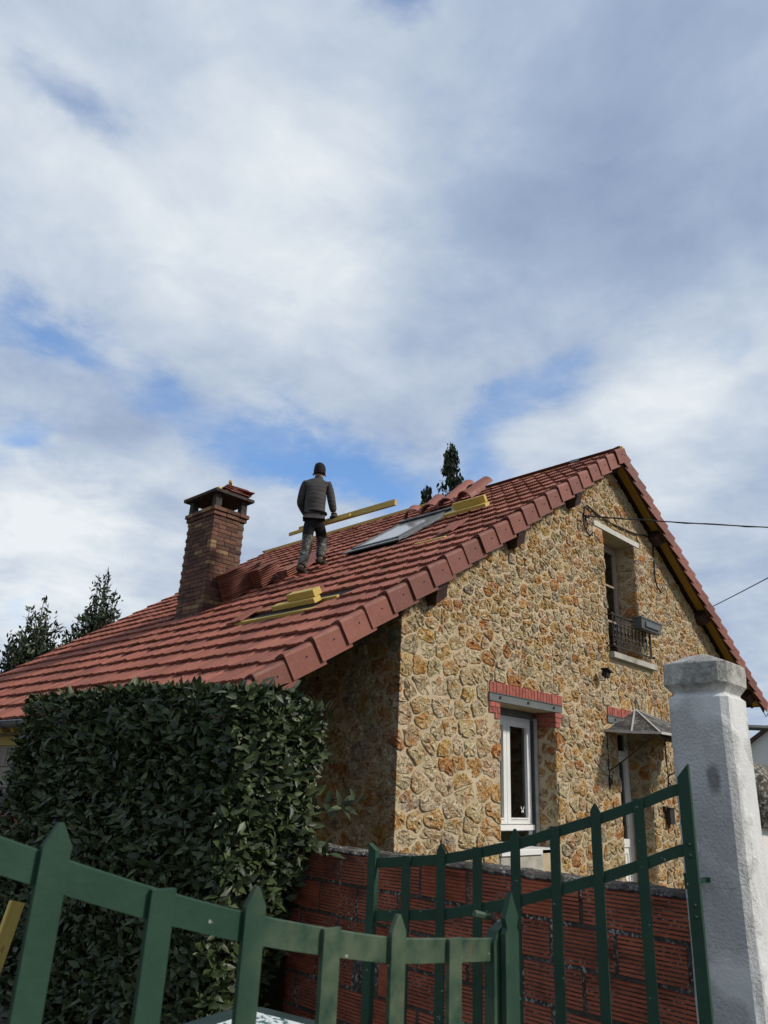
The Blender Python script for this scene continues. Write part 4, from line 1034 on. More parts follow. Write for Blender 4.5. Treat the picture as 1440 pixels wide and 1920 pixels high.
def make_hedge():
    x0, x1, y0, y1, zt = -2.62, -1.86, -1.22, 2.0, 2.10
    root = thing('laurel_hedge', (-2.25, .4, 0), 'clipped dark green laurel hedge in front of the brick wall', 'hedge')
    def bulge(y, z): return .030*mnoise.noise((y*1.6, z*1.9, 3.0)) + .030*mnoise.noise((y*4.1, z*4.3, 8.0))
    pts = []; nrm = []
    def emit(n, fn):
        for _ in range(n): 
            p, q = fn(); pts.append(p); nrm.append(q)
    def front():
        y = random.uniform(y0, y1); z = random.uniform(.05, zt+.06*min(max(y+1.3, 0), 1.5)); d = abs(random.gauss(0, .045)) if random.random() < .8 else random.uniform(0, .14)
        rnd_ = .10*max(0, z-2.0)+.08*max(0, y-1.8)
        return (x0-bulge(y, z)+d+rnd_-.10*max(0, .6-z), y, z), (-1, 0, 0)
    def end():
        x = random.uniform(x0, x1); z = random.uniform(.05, zt); d = abs(random.gauss(0, .06)) if random.random() < .8 else random.uniform(0, .16)
        sh = .16*((x-x0)/(x1-x0))**2                              # the end rounds off towards the brick wall
        low = .42*max(0, 1.25-z)*((x-x0)/(x1-x0))
        return (x, y0-bulge(x+5, z)+d+sh+low, z-.12*max(0, (x+2.1)/.24)*(z > 1.8)), (0, -1, 0)
    def top():
        x = random.uniform(x0+.02, x1); y = random.uniform(y0+.05, y1); d = abs(random.gauss(0, .05))
        slope = .16*max(0, x+2.25)*max(0, min(1, (.2-y)/1.2)) - .06*min(max(y+1.3, 0), 1.5)
        return (x, y, zt-d+.03*mnoise.noise((x*3, y*2.2, 1))+.03*mnoise.noise((x*7, y*6, 2)) - slope), (0, 0, 1)
    def far():
        x = random.uniform(x0, x1); z = random.uniform(.05, zt-.05); return (x, y1+bulge(x, z)+random.gauss(0, .05), z), (-.3, 1, 0)
    emit(11500, front); emit(5000, end); emit(4200, top); emit(1400, far)
    for _ in range(90):                                         # upright young shoots on top, loose sprays on the right
        x = random.uniform(x0, x1-.1); y = random.uniform(y0, y1-.2); h = random.uniform(.02, .07)+.06*min(max(y+1.3, 0), 1.5)
        for i in range(4): pts.append((x+random.gauss(0,.012), y+random.gauss(0,.012), zt-.02+h*i/4+.05*mnoise.noise((x*3, y*2.2, 1)))); nrm.append((random.gauss(0,.6), random.gauss(0,.6), 1.2))
    for (sx, sy, sz, ex, ey, ez, n) in ((-2.0,-1.15,1.45,-1.93,-1.52,1.50,26), (-2.05,-1.12,1.28,-1.98,-1.38,1.22,18), (-1.98,-1.1,1.75,-1.92,-1.28,1.72,10), (-2.3,-1.25,1.62,-2.25,-1.42,1.66,12)):
        for i in range(n):
            k = i/n; pts.append((sx+(ex-sx)*k+random.gauss(0,.015), sy+(ey-sy)*k+random.gauss(0,.015), sz+(ez-sz)*k+random.gauss(0,.015))); nrm.append((-.4, -.8, .5))
    P = np.array(pts); N0 = np.array(nrm, float); n = len(P)
    N0 = N0/np.linalg.norm(N0, axis=1, keepdims=True)
    D = np.stack([rng.normal(0,.75,n), rng.normal(0,.75,n), rng.normal(.25,.55,n)], 1) + N0*.35
    N = N0 + rng.normal(0, .45, (n, 3)) + np.array([0, 0, .55])
    S = rng.uniform(.045, .098, n)
    # the leaves that show largest are objects of their own
    cam = np.array(CAM); dist = np.linalg.norm(P-cam, axis=1)
    vis = np.array([in_view(p, .98) for p in P]); score = np.where(vis, S/dist, 0)*(1-.5*(np.abs(N0[:,0]+N0[:,1]) < .3))
    depth = (P*N0).sum(1); order = np.argsort(-score); big = order[:280]; rest = order[280:]
    for i in big:
        v, f = leaves(P[i:i+1], D[i:i+1], N[i:i+1], S[i:i+1])
        me = np_mesh('leaf', v-P[i], f, MT['hedge'], smooth=True); o = bpy.data.objects.new('leaf', me); COL.objects.link(o); o.parent = root; o.location = Vector(P[i])-WL[root]
    v, f = leaves(P[rest], D[rest], N[rest], S[rest]); rr = np.repeat(rng.random(len(rest)), len(LV))
    o = bpy.data.objects.new('foliage', np_mesh('foliage', v-np.array(WL[root]), f, MT['hedge'], rr, True)); COL.objects.link(o); o.parent = root; o['kind'] = 'stuff'
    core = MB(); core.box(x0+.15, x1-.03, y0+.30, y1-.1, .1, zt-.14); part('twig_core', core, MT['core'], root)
    for i in range(7):
        y = y0+.4+i*.42; s = MB(); s.tube([(-2.22, y, 0), (-2.2, y+.03, .5), (-2.24, y-.02, 1.2)], [.03,.022,.012], 7); part('stem', s, MT['bark'], root)
make_hedge()

# ------------------------------------------------------------------ gate: two leaves with sagging top rails
ZRT = [1.318, 1.336, 1.357, 1.392, 1.434, 1.488, 1.542, 1.602, 1.664]
ZL = [1.325, 1.338, 1.354, 1.382, 1.415, 1.456, 1.504, 1.556, 1.61]
def make_gate(name, P0, e, label, mirror):
    ZR = ZL if mirror else ZRT
    e = Vector((*e, 0)).normalized(); nn = Vector((-e.y, e.x, 0))
    if nn.dot(Vector((CAM.x-P0[0], CAM.y-P0[1], 0))) < 0: nn = -nn             # towards the street side
    P0 = Vector((*P0, 0)); pitch = .160; root = thing(name, tuple(P0+e*.64), label, 'gate', 'leaves of the green gate')
    def zr(t):
        k = min(max(t/pitch, 0), 8); i = min(int(k), 7); u = k-i
        a = [ZR[max(i-1, 0)], ZR[i], ZR[i+1], ZR[min(i+2, 8)]]
        return a[1]+.5*u*(a[2]-a[0]+u*(2*a[0]-5*a[1]+4*a[2]-a[3]+u*(3*(a[1]-a[2])+a[3]-a[0])))
    def rail(dz, name_='rail', w=.04, th=.010):
        mb = MB(); rings = []
        for i in range(41):
            t = 1.28*i/40; c = P0+e*t; z1 = zr(t)-dz
            rings.append([tuple(c+nn*a+Vector((0, 0, z))) for a, z in ((-th/2, z1-w), (th/2, z1-w), (th/2, z1-.002), (th/2-.002, z1), (-th/2+.002, z1), (-th/2, z1-.002))])
        mb.loft(rings); part(name_, mb, MT['green'], root)
    rail(0); rail(.2)
    for z0 in (.10, .62):
        mb = MB(); a, b = P0+e*.0, P0+e*1.28; mb.bar(a+Vector((0,0,z0)), b+Vector((0,0,z0)), .010, .04); part('rail', mb, MT['green'], root)
    for i in range(1, 8):
        t = i*pitch; c = P0+e*t+nn*.009; zt = zr(t); w = .037; th = .009
        if i % 2 == 0: prof = [(-w/2, .06), (w/2, .06), (w/2, zt+.010), (.003, zt+.037), (-.003, zt+.037), (-w/2, zt+.010)]
        else: prof = [(-w/2, .06), (w/2, .06), (w/2, zt+.001), (-w/2, zt+.001)]
        tw = random.gauss(0, .02)
        mb = MB(); mb.prism([c+e*a*math.cos(tw)+nn*(a*math.sin(tw)-th/2)+Vector((0,0,z)) for a, z in prof], nn*th); part('picket', mb, MT['green'], root)
    # hinge stile and free-end stile
    h = MB(); c = P0+e*1.285; zt = ZR[8]+.045
    h.prism([c+e*a+nn*b+Vector((0,0,.04)) for a, b in ((-.02,-.022), (.02,-.022), (.02,.018), (-.02,.018))], (0, 0, zt-.04-.03))
    v = [c+e*a+nn*b+Vector((0,0,z)) for a, b, z in ((-.02,-.022,zt-.03), (.02,-.022,zt-.03), (.02,.018,zt-.03), (-.02,.018,zt-.03), (-.02,-.022,zt-.028), (.02,-.022,zt+.02), (.02,.018,zt+.02), (-.02,.018,zt-.028))]; h.hexa(v)
    st = part('hinge_stile', h, MT['green'], root)
    for z in (1.46, 1.425, 1.27, 1.235):
        r = MB(); r.tube([c+nn*.0+Vector((0,0,z))+nn*.018, c+nn*.026+Vector((0,0,z))], [.008, .004], 8); part('rivet', r, MT['green'], st)
    for z in (1.34, .35):
        hg = MB(); q = c-nn*.034+Vector((0,0,z)); hg.obox(Matrix.Translation(q-e*.012), .05, .03, .05); hg.bar(q, q+Vector((.115 if not mirror else -.10, 0, 0)), .016, .016); part('hinge', hg, MT['green'], root)
    f = MB(); c = P0+e*(-.004); zt = 1.325
    if mirror:                                                 # spear-headed meeting bar with its cover strip
        w = .046
        f.prism([c+e*a+nn*.016+Vector((0,0,z)) for a, z in ((-w/2,.05), (w/2,.05), (w/2,zt+.010), (w*.36,zt+.020), (w*.5,zt+.038), (0,zt+.084), (-w*.5,zt+.038), (-w*.36,zt+.020), (-w/2,zt+.010))], nn*.012)
        f.prism([c+e*a+nn*(-.012)+Vector((0,0,z)) for a, z in ((-.012,.05), (.040,.05), (.040,zt-.005), (.028,zt+.014), (-.012,zt+.03))], nn*.024)
        f.tube([c+e*.012+nn*-.02+Vector((0,0,zt+.034)), c+e*.05+nn*-.03+Vector((0,0,zt+.042))], .007, 6)
    else:
        f.prism([c+e*a+nn*b+Vector((0,0,.05)) for a, b in ((-.018,-.016), (.018,-.016), (.018,.018), (-.018,.018))], (0, 0, zt+.02-.05))
        f.hexa([c+e*a+nn*b+Vector((0,0,z)) for a, b, z in ((-.018,-.016,zt+.02), (.018,-.016,zt+.02), (.018,.018,zt+.02), (-.018,.018,zt+.02), (-.018,-.016,zt+.048), (.018,-.016,zt+.022), (.018,.018,zt+.022), (-.018,.018,zt+.048))])
    part('meeting_stile', f, MT['green'], root)
make_gate('gate_leaf', (-2.660, -2.378), (.242, -.970), 'green metal gate leaf standing open, hinged to the white pillar', False)
make_gate('gate_leaf', (-3.742, -3.806), (-1.0, -.005), 'closed green metal gate leaf with faded rusty rail and spear-headed meeting bar', True)

# ------------------------------------------------------------------ gate pillars
def make_pillar(cx, cy, label, top=0.0):
    mb = MB(); rings = []
    lv = [(0,.13), (.3,.13), (.33,.118)] + [(.33+i*.0414, .116) for i in range(1, 40)] + [(1.984,.116), (1.987,.113), (1.997,.101), (2.004,.101), (2.033,.122), (2.037,.125), (2.06,.1255), (2.09,.1255), (2.116,.125), (2.120,.122), (2.135,.092), (2.150,.058), (2.164,.022), (2.168,.008)]
    for z, h in lv:
        c = .20*h if z < 2.13 else .15*h; base = []
        cor = [(-h, -h+c), (-h, h-c), (-h+c, h), (h-c, h), (h, h-c), (h, -h+c), (h-c, -h), (-h+c, -h)]
        for a in range(8):
            p, q = cor[a], cor[(a+1) % 8]; k = 9 if a % 2 == 0 else 3
            for i in range(k): base.append((p[0]+(q[0]-p[0])*i/k, p[1]+(q[1]-p[1])*i/k))
        amp = .0030 if z < 1.98 else .0032
        ring = []
        for x, y in base:
            d = amp*mnoise.noise((x*14+cx, y*14, z*11))+amp*.7*mnoise.noise((x*45, y*45+cy, z*40)); L = math.hypot(x, y)+1e-6
            ring.append((cx+x*(1+d/L), cy+y*(1+d/L), z+(amp*.8*mnoise.noise((x*30, y*30, z*7+4)) if z > 1.98 else 0)))
        rings.append(ring)
    mb.loft(rings)
    o = solo('gate_pillar', mb, MT['stucco'], label, 'pillar', 'gate pillars', smooth=True, base=(cx, cy, 0)); o.data.set_sharp_from_angle(angle=R(24)); return o
make_pillar(-2.075, -3.632, 'cracked white stucco gate pillar with grey cement cap beside the open gate leaf')
make_pillar(-5.30, -3.80, 'white stucco gate pillar carrying the closed gate leaf')

# ------------------------------------------------------------------ street wall right of the pillar with mossy round coping
def make_street_wall():
    x0, x1, yc = -1.93, 5.5, -3.66
    t = thing('street_wall', ((x0+x1)/2, yc, 0), 'white street wall with thick rounded mossy coping right of the gate pillar', 'wall')
    b = MB().box(x0, x1, yc-.07, yc+.07, 0, 1.53); part('wall', b, MT['white'], t)
    cp = MB(); rings = []
    for i in range(180):
        x = x0+(x1-x0)*i/179; n = mnoise.noise((x*4, 2, 1)); m2 = mnoise.noise((x*13, 5, 1))
        prof = [(-.10, 1.515), (-.125, 1.55), (-.13, 1.62), (-.11, 1.69), (-.06, 1.745), (.0, 1.765), (.06, 1.745), (.11, 1.69), (.13, 1.62), (.125, 1.55), (.10, 1.515)]
        rings.append([(x, yc+a*(1+.04*n)+.006*m2, z+.010*n+.006*mnoise.noise((x*15, a*20, z*15))) for a, z in prof])
    cp.loft(rings); part('coping', cp, MT['moss'], t, smooth=True)
make_street_wall()

# ------------------------------------------------------------------ wheelie bin behind the closed leaf
def make_bin():
    a = math.radians(12); M = Matrix.Translation((-3.975, -3.375, .028)) @ Matrix.Rotation(a, 4, 'Z')
    root = thing('wheelie_bin', (-3.975, -3.375, 0), 'dark green wheelie bin with white sticker on its lid behind the gate', 'bin')
    def rr(hx, hy, z, c=.05):
        o = []
        for sx, sy, a0 in ((1,1,0), (-1,1,90), (-1,-1,180), (1,-1,270)):
            for i in range(4):
                an = R(a0+30*i); o.append(tuple(M @ Vector((sx*(hx-c)+c*math.cos(an), sy*(hy-c)+c*math.sin(an), z))))
        return o
    b = MB(); b.loft([rr(.19,.20,.06), rr(.20,.22,.12), rr(.235,.265,.94), rr(.255,.285,.95), rr(.255,.285,.985)]); part('body', b, MT['bin'], root)
    l = MB(); l.loft([rr(.262,.292,.985,.06), rr(.268,.298,1.0,.06), rr(.265,.295,1.022,.06), rr(.245,.275,1.03,.06), rr(.215,.245,1.052,.05), rr(.20,.23,1.056,.05)]); ld = part('lid', l, MT['bin'], root)
    m, t = newmat('bin_sticker'); p = t.n('ShaderNodeTexCoord').outputs['Object']
    ck = t.noise(t.vmath('MULTIPLY', p, (60, 30, 1)), 1.0, 3, .7)[0]
    ed = t.map(ck, .52, .54); finish(t, t.mix(ed, (.62,.66,.64), (.03,.10,.09)), .4)
    s = MB(); s.add([tuple(M @ Vector(q)) for q in ((.01,.0,1.0585), (.155,.0,1.0585), (.155,.17,1.0585), (.01,.17,1.0585))], [(0,1,2,3)]); part('sticker', s, m, ld, fixn=False)
    h = MB(); h.tube([tuple(M @ Vector(q)) for q in ((-.2,.31,.95), (.2,.31,.95))], .014, 8); part('handle', h, MT['bin'], root)
    for sx in (-.21, .21):
        w = MB(); c = M @ Vector((sx, .24, .05)); dx = (M.to_3x3() @ Vector((1,0,0)))*.025; w.tube([c-dx, c+dx], .1, 16); part('wheel', w, MT['rubber'], root)
make_bin()

# ------------------------------------------------------------------ planter on the balcony rail
def make_planter():
    mb = MB(); y0 = -.245; 
    def ring(x0, x1, a, b, z): return [(x0,a,z), (x1,a,z), (x1,b,z), (x0,b,z)]
    X0, X1 = 4.66, 5.34
    mb.loft([ring(X0+.04, X1-.04, y0+.02, -.12, 3.865), ring(X0+.01, X1-.01, y0, -.105, 4.0), ring(X0-.005, X1+.005, y0-.01, -.10, 4.003), ring(X0-.005, X1+.005, y0-.01, -.10, 4.022), ring(X0+.015, X1-.015, y0+.012, -.115, 4.022), ring(X0+.03, X1-.03, y0+.02, -.12, 3.96)])
    mb.box(X0+.14, X1-.12, y0-.006, y0+.03, 3.90, 3.97)
    mb.tube([(X0+.1, -.10, 4.02), (X0+.1, -.085, 3.985), (X0+.1, -.07, 3.97)], .005, 5); mb.tube([(X1-.1, -.10, 4.02), (X1-.1, -.085, 3.985), (X1-.1, -.07, 3.97)], .005, 5)
    solo('planter_box', mb, MT['planter'], 'grey plastic planter box hung on the wrought-iron balcony rail', 'planter')
make_planter()

# ------------------------------------------------------------------ overhead cables
def make_cables():
    mb = MB(); hook = Vector((3.61, -.03, 5.264)); far_ = Vector((9.6, -6.0, 5.42)); 
    pts = [hook.lerp(far_, t)+Vector((0, 0, -.30*4*t*(1-t)*.35)) for t in [i/30 for i in range(31)]]
    mb.tube(pts, .009, 6); mb.tube([p+Vector((0, .012*math.sin(i*1.9), .012*math.cos(i*1.9))) for i, p in enumerate(pts)], .006, 5)
    c = thing('overhead_cable', (3.61, -.03, 5.26), 'twisted black overhead cable anchored to the gable beside the upper window', 'cable'); part('span', mb, MT['rubber'], c)
    w = MB(); w.tube([(3.61,-.02,5.264), (3.63,-.03,5.40), (3.70,-.03,5.445), (3.95,-.03,5.40), (4.35,-.035,5.37), (4.75,-.03,5.395), (5.15,-.03,5.42), (5.45,-.03,5.485), (5.66,-.03,5.505), (5.74,-.03,5.44), (5.74,-.03,5.1), (5.72,-.03,4.85), (5.76,-.03,4.73), (5.88,-.035,4.655), (5.92,-.03,4.665)], .013, 6)
    w.tube([(3.60,-.02,5.264), (3.58,-.03,5.14), (3.64,-.04,5.03), (3.74,-.03,5.0), (3.78,-.05,5.06), (3.86,-.03,5.08)], .010, 6); w.tube([(3.63,-.03,5.26), (3.66,-.05,5.15), (3.63,-.04,5.05)], .008, 6)
    part('service_lead', w, MT['rubber'], c)
    a = MB(); a.tube([(3.61, .02, 5.264), (3.61, -.06, 5.264)], .012, 6); a.obox(Matrix.Translation((3.66,-.05,5.262)), .10, .03, .03); part('anchor', a, MT['iron'], c)
    pl = MB(); pl.tube([(9.6,-6.0,0), (9.6,-6.0,6.2)], [.13,.09], 10); solo('utility_pole', pl, MT['concrete'], 'concrete utility pole carrying the overhead cable', 'pole')
    mb = MB(); a, b = Vector((25.5, 7.42, 8.8)), Vector((14.31, -.2, 7.44)); d = b-a
    pts = [a.lerp(b+d*.6, t)+Vector((0, 0, -.25*4*t*(1-t)*.3)) for t in [i/16 for i in range(17)]]
    mb.tube(pts, .016, 5); solo('overhead_cable', mb, MT['rubber'], 'thin single black wire in the sky behind the roof edge', 'cable')
    lw = MB(); lw.tube([(9.30,-.22,3.28), (9.34,-.2,3.2), (9.46,-.2,3.10), (9.52,-.2,3.11), (9.60,-.2,3.17)], .007, 5); part('loose_wire', lw, MT['rubber'], house)
    pp = MB(); pp.tube([(9.0, .9, 2.93), (12.5, -2.6, 2.96)], .05, 10); solo('metal_pipe', pp, MT['darkgrey'], 'dark horizontal metal tube beyond the right corner of the house', 'pipe')
make_cables()

# ------------------------------------------------------------------ trees behind the house
def tree_bushy(name, base, h, spread, label, seed, nsh, top=1.0):
    rg = np.random.default_rng(seed); bx, by = base
    t = thing(name, (bx, by, 0), label, 'tree', 'evergreens behind the roof')
    tr = MB(); tr.tube([(bx, by, 0), (bx+.05, by, h*.35), (bx, by+.05, h*.62)], [.16, .11, .05], 9)
    P = []; D = []; 
    for i in range(nsh):
        a = rg.uniform(0, 2*math.pi); r = spread*math.sqrt(rg.uniform(0, 1)); z0 = h*rg.uniform(.25, .7)
        zt = h*(top - .34*(r/spread)**1.6)*rg.uniform(.80, 1.0)
        p0 = np.array([bx+r*.45*math.cos(a), by+r*.45*math.sin(a), z0]); p1 = np.array([bx+r*math.cos(a), by+r*math.sin(a), max(zt, z0+.5)])
        tr.tube([tuple(p0*.35+np.array([bx, by, z0*.6])*.65), tuple(p0), tuple(p1)], [.03, .02, .006], 5)
        n = int(34*np.linalg.norm(p1-p0)/1.5)+14
        for k in range(n):
            u = rg.uniform(0, 1)**.75; q = p0+(p1-p0)*u; w = .17*(1.05-u)+.035
            P.append(q+rg.normal(0, w, 3)); D.append(np.array([rg.normal(0,.7), rg.normal(0,.7), rg.normal(.7,.5)]))
    P = np.array(P); D = np.array(D); n = len(P); N = rg.normal(0, 1, (n, 3)); S = rg.uniform(.07, .14, n)
    part('trunk', tr, MT['bark'], t)
    v, f = leaves(P, D, N, S); o = bpy.data.objects.new('crown', np_mesh('crown', v-np.array(WL[t]), f, MT['tree'], np.repeat(rg.random(n), len(LV)), True)); COL.objects.link(o); o.parent = t; o['kind'] = 'stuff'
tree_bushy('evergreen_tree', (1.95, 11.0), 6.05, .72, 'taller leafy evergreen tree rising behind the roof beside the chimney', 5, 120)
tree_bushy('evergreen_tree', (.72, 11.0), 5.35, .62, 'shorter leafy evergreen tree rising behind the low end of the roof', 6, 105)
def bare_tree(name, base, h, label, seed, group, sz=1.0):
    rg = random.Random(seed); mb = MB()
    def br(p, d, l, r, lv):
        q = p+d*l; mid = p+d*l*.5+Vector((rg.gauss(0,.04), rg.gauss(0,.04), 0))*l
        mb.tube([p, mid, q], [r, r*.85, r*.65], 5 if lv < 3 else 4, caps=False)
        if lv == 0: return
        for _ in range(3 if lv > 1 else 4):
            nd = (d*.9+Vector((rg.gauss(0,.45), rg.gauss(0,.45), rg.gauss(.12,.3)))).normalized(); br(p+d*l*rg.uniform(.6, 1), nd, l*rg.uniform(.55, .8), r*.55, lv-1)
    t = thing(name, (*base, 0), label, 'tree', group)
    br(Vector((*base, 0)), Vector((0, 0, 1)), h*.34, h*.012*sz, 5)
    part('branches', mb, MT['bark'], t)
bare_tree('bare_tree', (-.9, 14.0), 5.3, 'leafless tree with fine twigs beside the evergreens', 4, None, .55)
def conifer(name, base, z0, h, rmax, label, seed):
    rg = np.random.default_rng(seed); bx, by = base; t = thing(name, (bx, by, 0), label, 'tree', 'conifers beyond the ridge')
    tr = MB(); tr.tube([(bx, by, 0), (bx, by, h*.6), (bx-.04, by, h)], [.28, .13, .012], 8); P = []; D = []
    nb = 80
    for i in range(nb):
        u = i/nb; z = z0+(h-z0)*u; r = rmax*(1-u)**.6*rg.uniform(.55, 1.1)+.06; a = rg.uniform(0, 6.28)
        end = np.array([bx+r*math.cos(a), by+r*math.sin(a), z+.12*r]); st = np.array([bx, by, z-.15])
        tr.tube([tuple(st), tuple((st+end)/2+np.array([0,0,.08])), tuple(end)], [.02, .012, .006], 4)
        for k in range(30):
            q = st+(end-st)*rg.uniform(.18, 1)**.7; P.append(q+rg.normal(0, .05, 3)+np.array([0, 0, -rg.uniform(0, .55)*(1-u*.6)])); D.append(np.array([rg.normal(0,.25), rg.normal(0,.25), -1.0]))
    P = np.array(P); D = np.array(D); n = len(P); N = rg.normal(0, 1, (n, 3)); S = rg.uniform(.10, .26, n)
    part('trunk', tr, MT['bark'], t); v, f = leaves(P, D, N, S); o = bpy.data.objects.new('crown', np_mesh('crown', v-np.array(WL[t]), f, MT['conifer'], np.repeat(rg.random(n), len(LV)), False)); COL.objects.link(o); o.parent = t; o['kind'] = 'stuff'
conifer('conifer_tree', (14.95, 11.68), 9.0, 14.3, .78, 'tall narrow drooping conifer rising beyond the ridge', 8)
conifer('conifer_tree', (14.35, 12.35), 8.0, 12.45, .85, 'low tip of a second conifer just showing above the ridge tiles', 9)

# ------------------------------------------------------------------ beyond the right corner: neighbour house, hill, bare trees
def make_beyond():
    t = thing('neighbour_house', (35, 6.5, 0), 'white gabled house with dark roof edge beyond the stone house', 'house')
    ax, ay = Vector((.33, -.94, 0)).normalized(), Vector((.94, .33, 0)).normalized()
    c = Vector((33.0, 6.1, 0)); w, d, he, hr = 4.2, 7, 2.3, 5.5
    cc = c - ax*0.2
    p = lambda a, b, z: tuple(cc+ax*a+ay*b+Vector((0, 0, z)))
    wl = MB(); wl.prism([p(-w,0,0), p(w,0,0), p(w,0,he), p(0,0,hr), p(-w,0,he)], ay*d); part('wall', wl, MT['white'], t)
    for s in (-1, 1):
        r = MB(); e0, e1 = (s*(w+.4), he-.3), (0, hr); r.hexa([p(e0[0],-.3,e0[1]+.02), p(e0[0],d+.3,e0[1]+.02), p(e1[0],d+.3,e1[1]+.02), p(e1[0],-.3,e1[1]+.02), p(e0[0],-.3,e0[1]+.22), p(e0[0],d+.3,e0[1]+.22), p(e1[0],d+.3,e1[1]+.22), p(e1[0],-.3,e1[1]+.22)]); part('roof', r, MT['darkroof'], t)
    t2 = thing('neighbour_house', (47, 9, 0), 'red tiled roof of a farther house in front of the wooded hill', 'house')
    q = Vector((47, 8.5, 0)); b = MB(); b.box(44, 52, 5, 12, 0, 2.3); part('wall', b, MT['white'], t2)
    r = MB(); r.prism([(43.6,4.5,2.2), (52.4,4.5,2.2), (48,4.5,5.2)], (0, 8.2, 0)); part('roof', r, MT['redroof'], t2)
    hm = MB(); n = 50
    for i in range(n+1):
        for j in range(12):
            a = R(-60+180*i/n); rr = 95+j*14; z = (13+7*mnoise.noise((a*3, 1, 1))+2*mnoise.noise((a*20, 2, 1)))*math.sin(math.pi*.5*min(1, j/7))**1.3 if j else -.5
            hm.v.append((rr*math.cos(a), rr*math.sin(a), z)); hm.c.append(None)
    hm.f = [(i*12+j, (i+1)*12+j, (i+1)*12+j+1, i*12+j+1) for i in range(n) for j in range(11)]; hm.m = [0]*len(hm.f)
    o = bpy.data.objects.new('hill', mesh_of('hill', hm, MT['hill'], True)); COL.objects.link(o); o['kind'] = 'structure'
    rg = random.Random(3)
    for i in range(9):
        bare_tree('bare_tree', (62+rg.uniform(-3, 16), 17.5+i*.9-rg.uniform(0, 7)), rg.uniform(6.5, 8.5), 'one of the far bare trees along the foot of the hill', 40+i, 'far bare trees', .5)
make_beyond()

# ------------------------------------------------------------------ loose things on the roof
def timber(name, a, b, w, h, up, mat, label, group=None):
    a, b = Vector(a), Vector(b); L = (b-a).length; d = (b-a)/L; u = Vector(up); s = u.cross(d).normalized(); u = d.cross(s)
    mb = MB(); c = .004
    pr = [(-w/2+c,-h/2), (w/2-c,-h/2), (w/2,-h/2+c), (w/2,h/2-c), (w/2-c,h/2), (-w/2+c,h/2), (-w/2,h/2-c), (-w/2,-h/2+c)]
    mb.loft([[(x, y, z) for y, z in pr] for x in (0, L*.5, L)])
    o = bpy.data.objects.new(name, mesh_of(name, mb, mat)); COL.objects.link(o); o.matrix_world = frame(a, d, s, u); WL[o] = a
    return tag(o, label, 'timber', group)
def make_timbers():
    g = 'loose roof timbers'
    u6 = GA*6.55
    timber('timber', lroof(GA*6.66, .90, .075), lroof(GA*6.66, 1.60, .075), .10, .055, NL, MT['pine'], 'long yellow timber lying in the opened tile course', g)
    timber('timber', lroof(GA*6.82, .92, .142), lroof(GA*6.82, 1.36, .142), .11, .075, NL, MT['pine'], 'short yellow timber resting on the long one in the opened course', g)
    timber('timber', lroof(GA*16.8, .78, .085), lroof(GA*16.8, 1.52, .085), .11, .045, NL, MT['pine'], 'yellow timber lying flat beside the roof window', g)
    timber('timber', lroof(GA*17.1, .84, .155), lroof(GA*17.1, 1.40, .155), .05, .10, NL, MT['pine'], 'yellow timber on edge on top of the flat one beside the roof window', g)
    timber('timber', (.36, 5.12, CH_TOP+.02), (.40, 4.20, CH_TOP+.03), .05, .035, (0,0,1), MT['pine'], 'batten lying across the chimney cap slab', g)
    timber('timber', (.78, 4.46, CH_TOP+.150), (.50, 4.12, CH_TOP+.150), .045, .03, (0,0,1), MT['pine'], 'short batten on the tiles stacked on the chimney cap', g)
    timber('timber', (-2.92, .92, .0), (-2.735, 1.04, .74), .10, .05, (0,-1,.3), MT['pine'], 'yellow timber leaning against the hedge', g)
make_timbers()
FT = MB()                                                      # loose interlocking tile, ribbed on its long faces
def loose_tile():
    mb = MB(); L, Wd = .40, .24; pr = [(0,0), (.02,.010), (.05,.011), (.07,.002), (.10,.007), (.12,.001), (.15,.007), (.17,.001), (.20,.007), (.24,.002)]
    low = [(y, -.010) for y, h in reversed(pr)]; mb.loft([[(x, y, h) for y, h in pr+low] for x in (0, .02, L-.02, L)])
    return mesh_of('roof_tile', mb, MT['tile'])
LT = loose_tile()
def put(name, me, M, label, cat, group):
    o = bpy.data.objects.new(name, me); COL.objects.link(o); o.matrix_world = M; WL[o] = M.translation.copy(); return tag(o, label, cat, group)
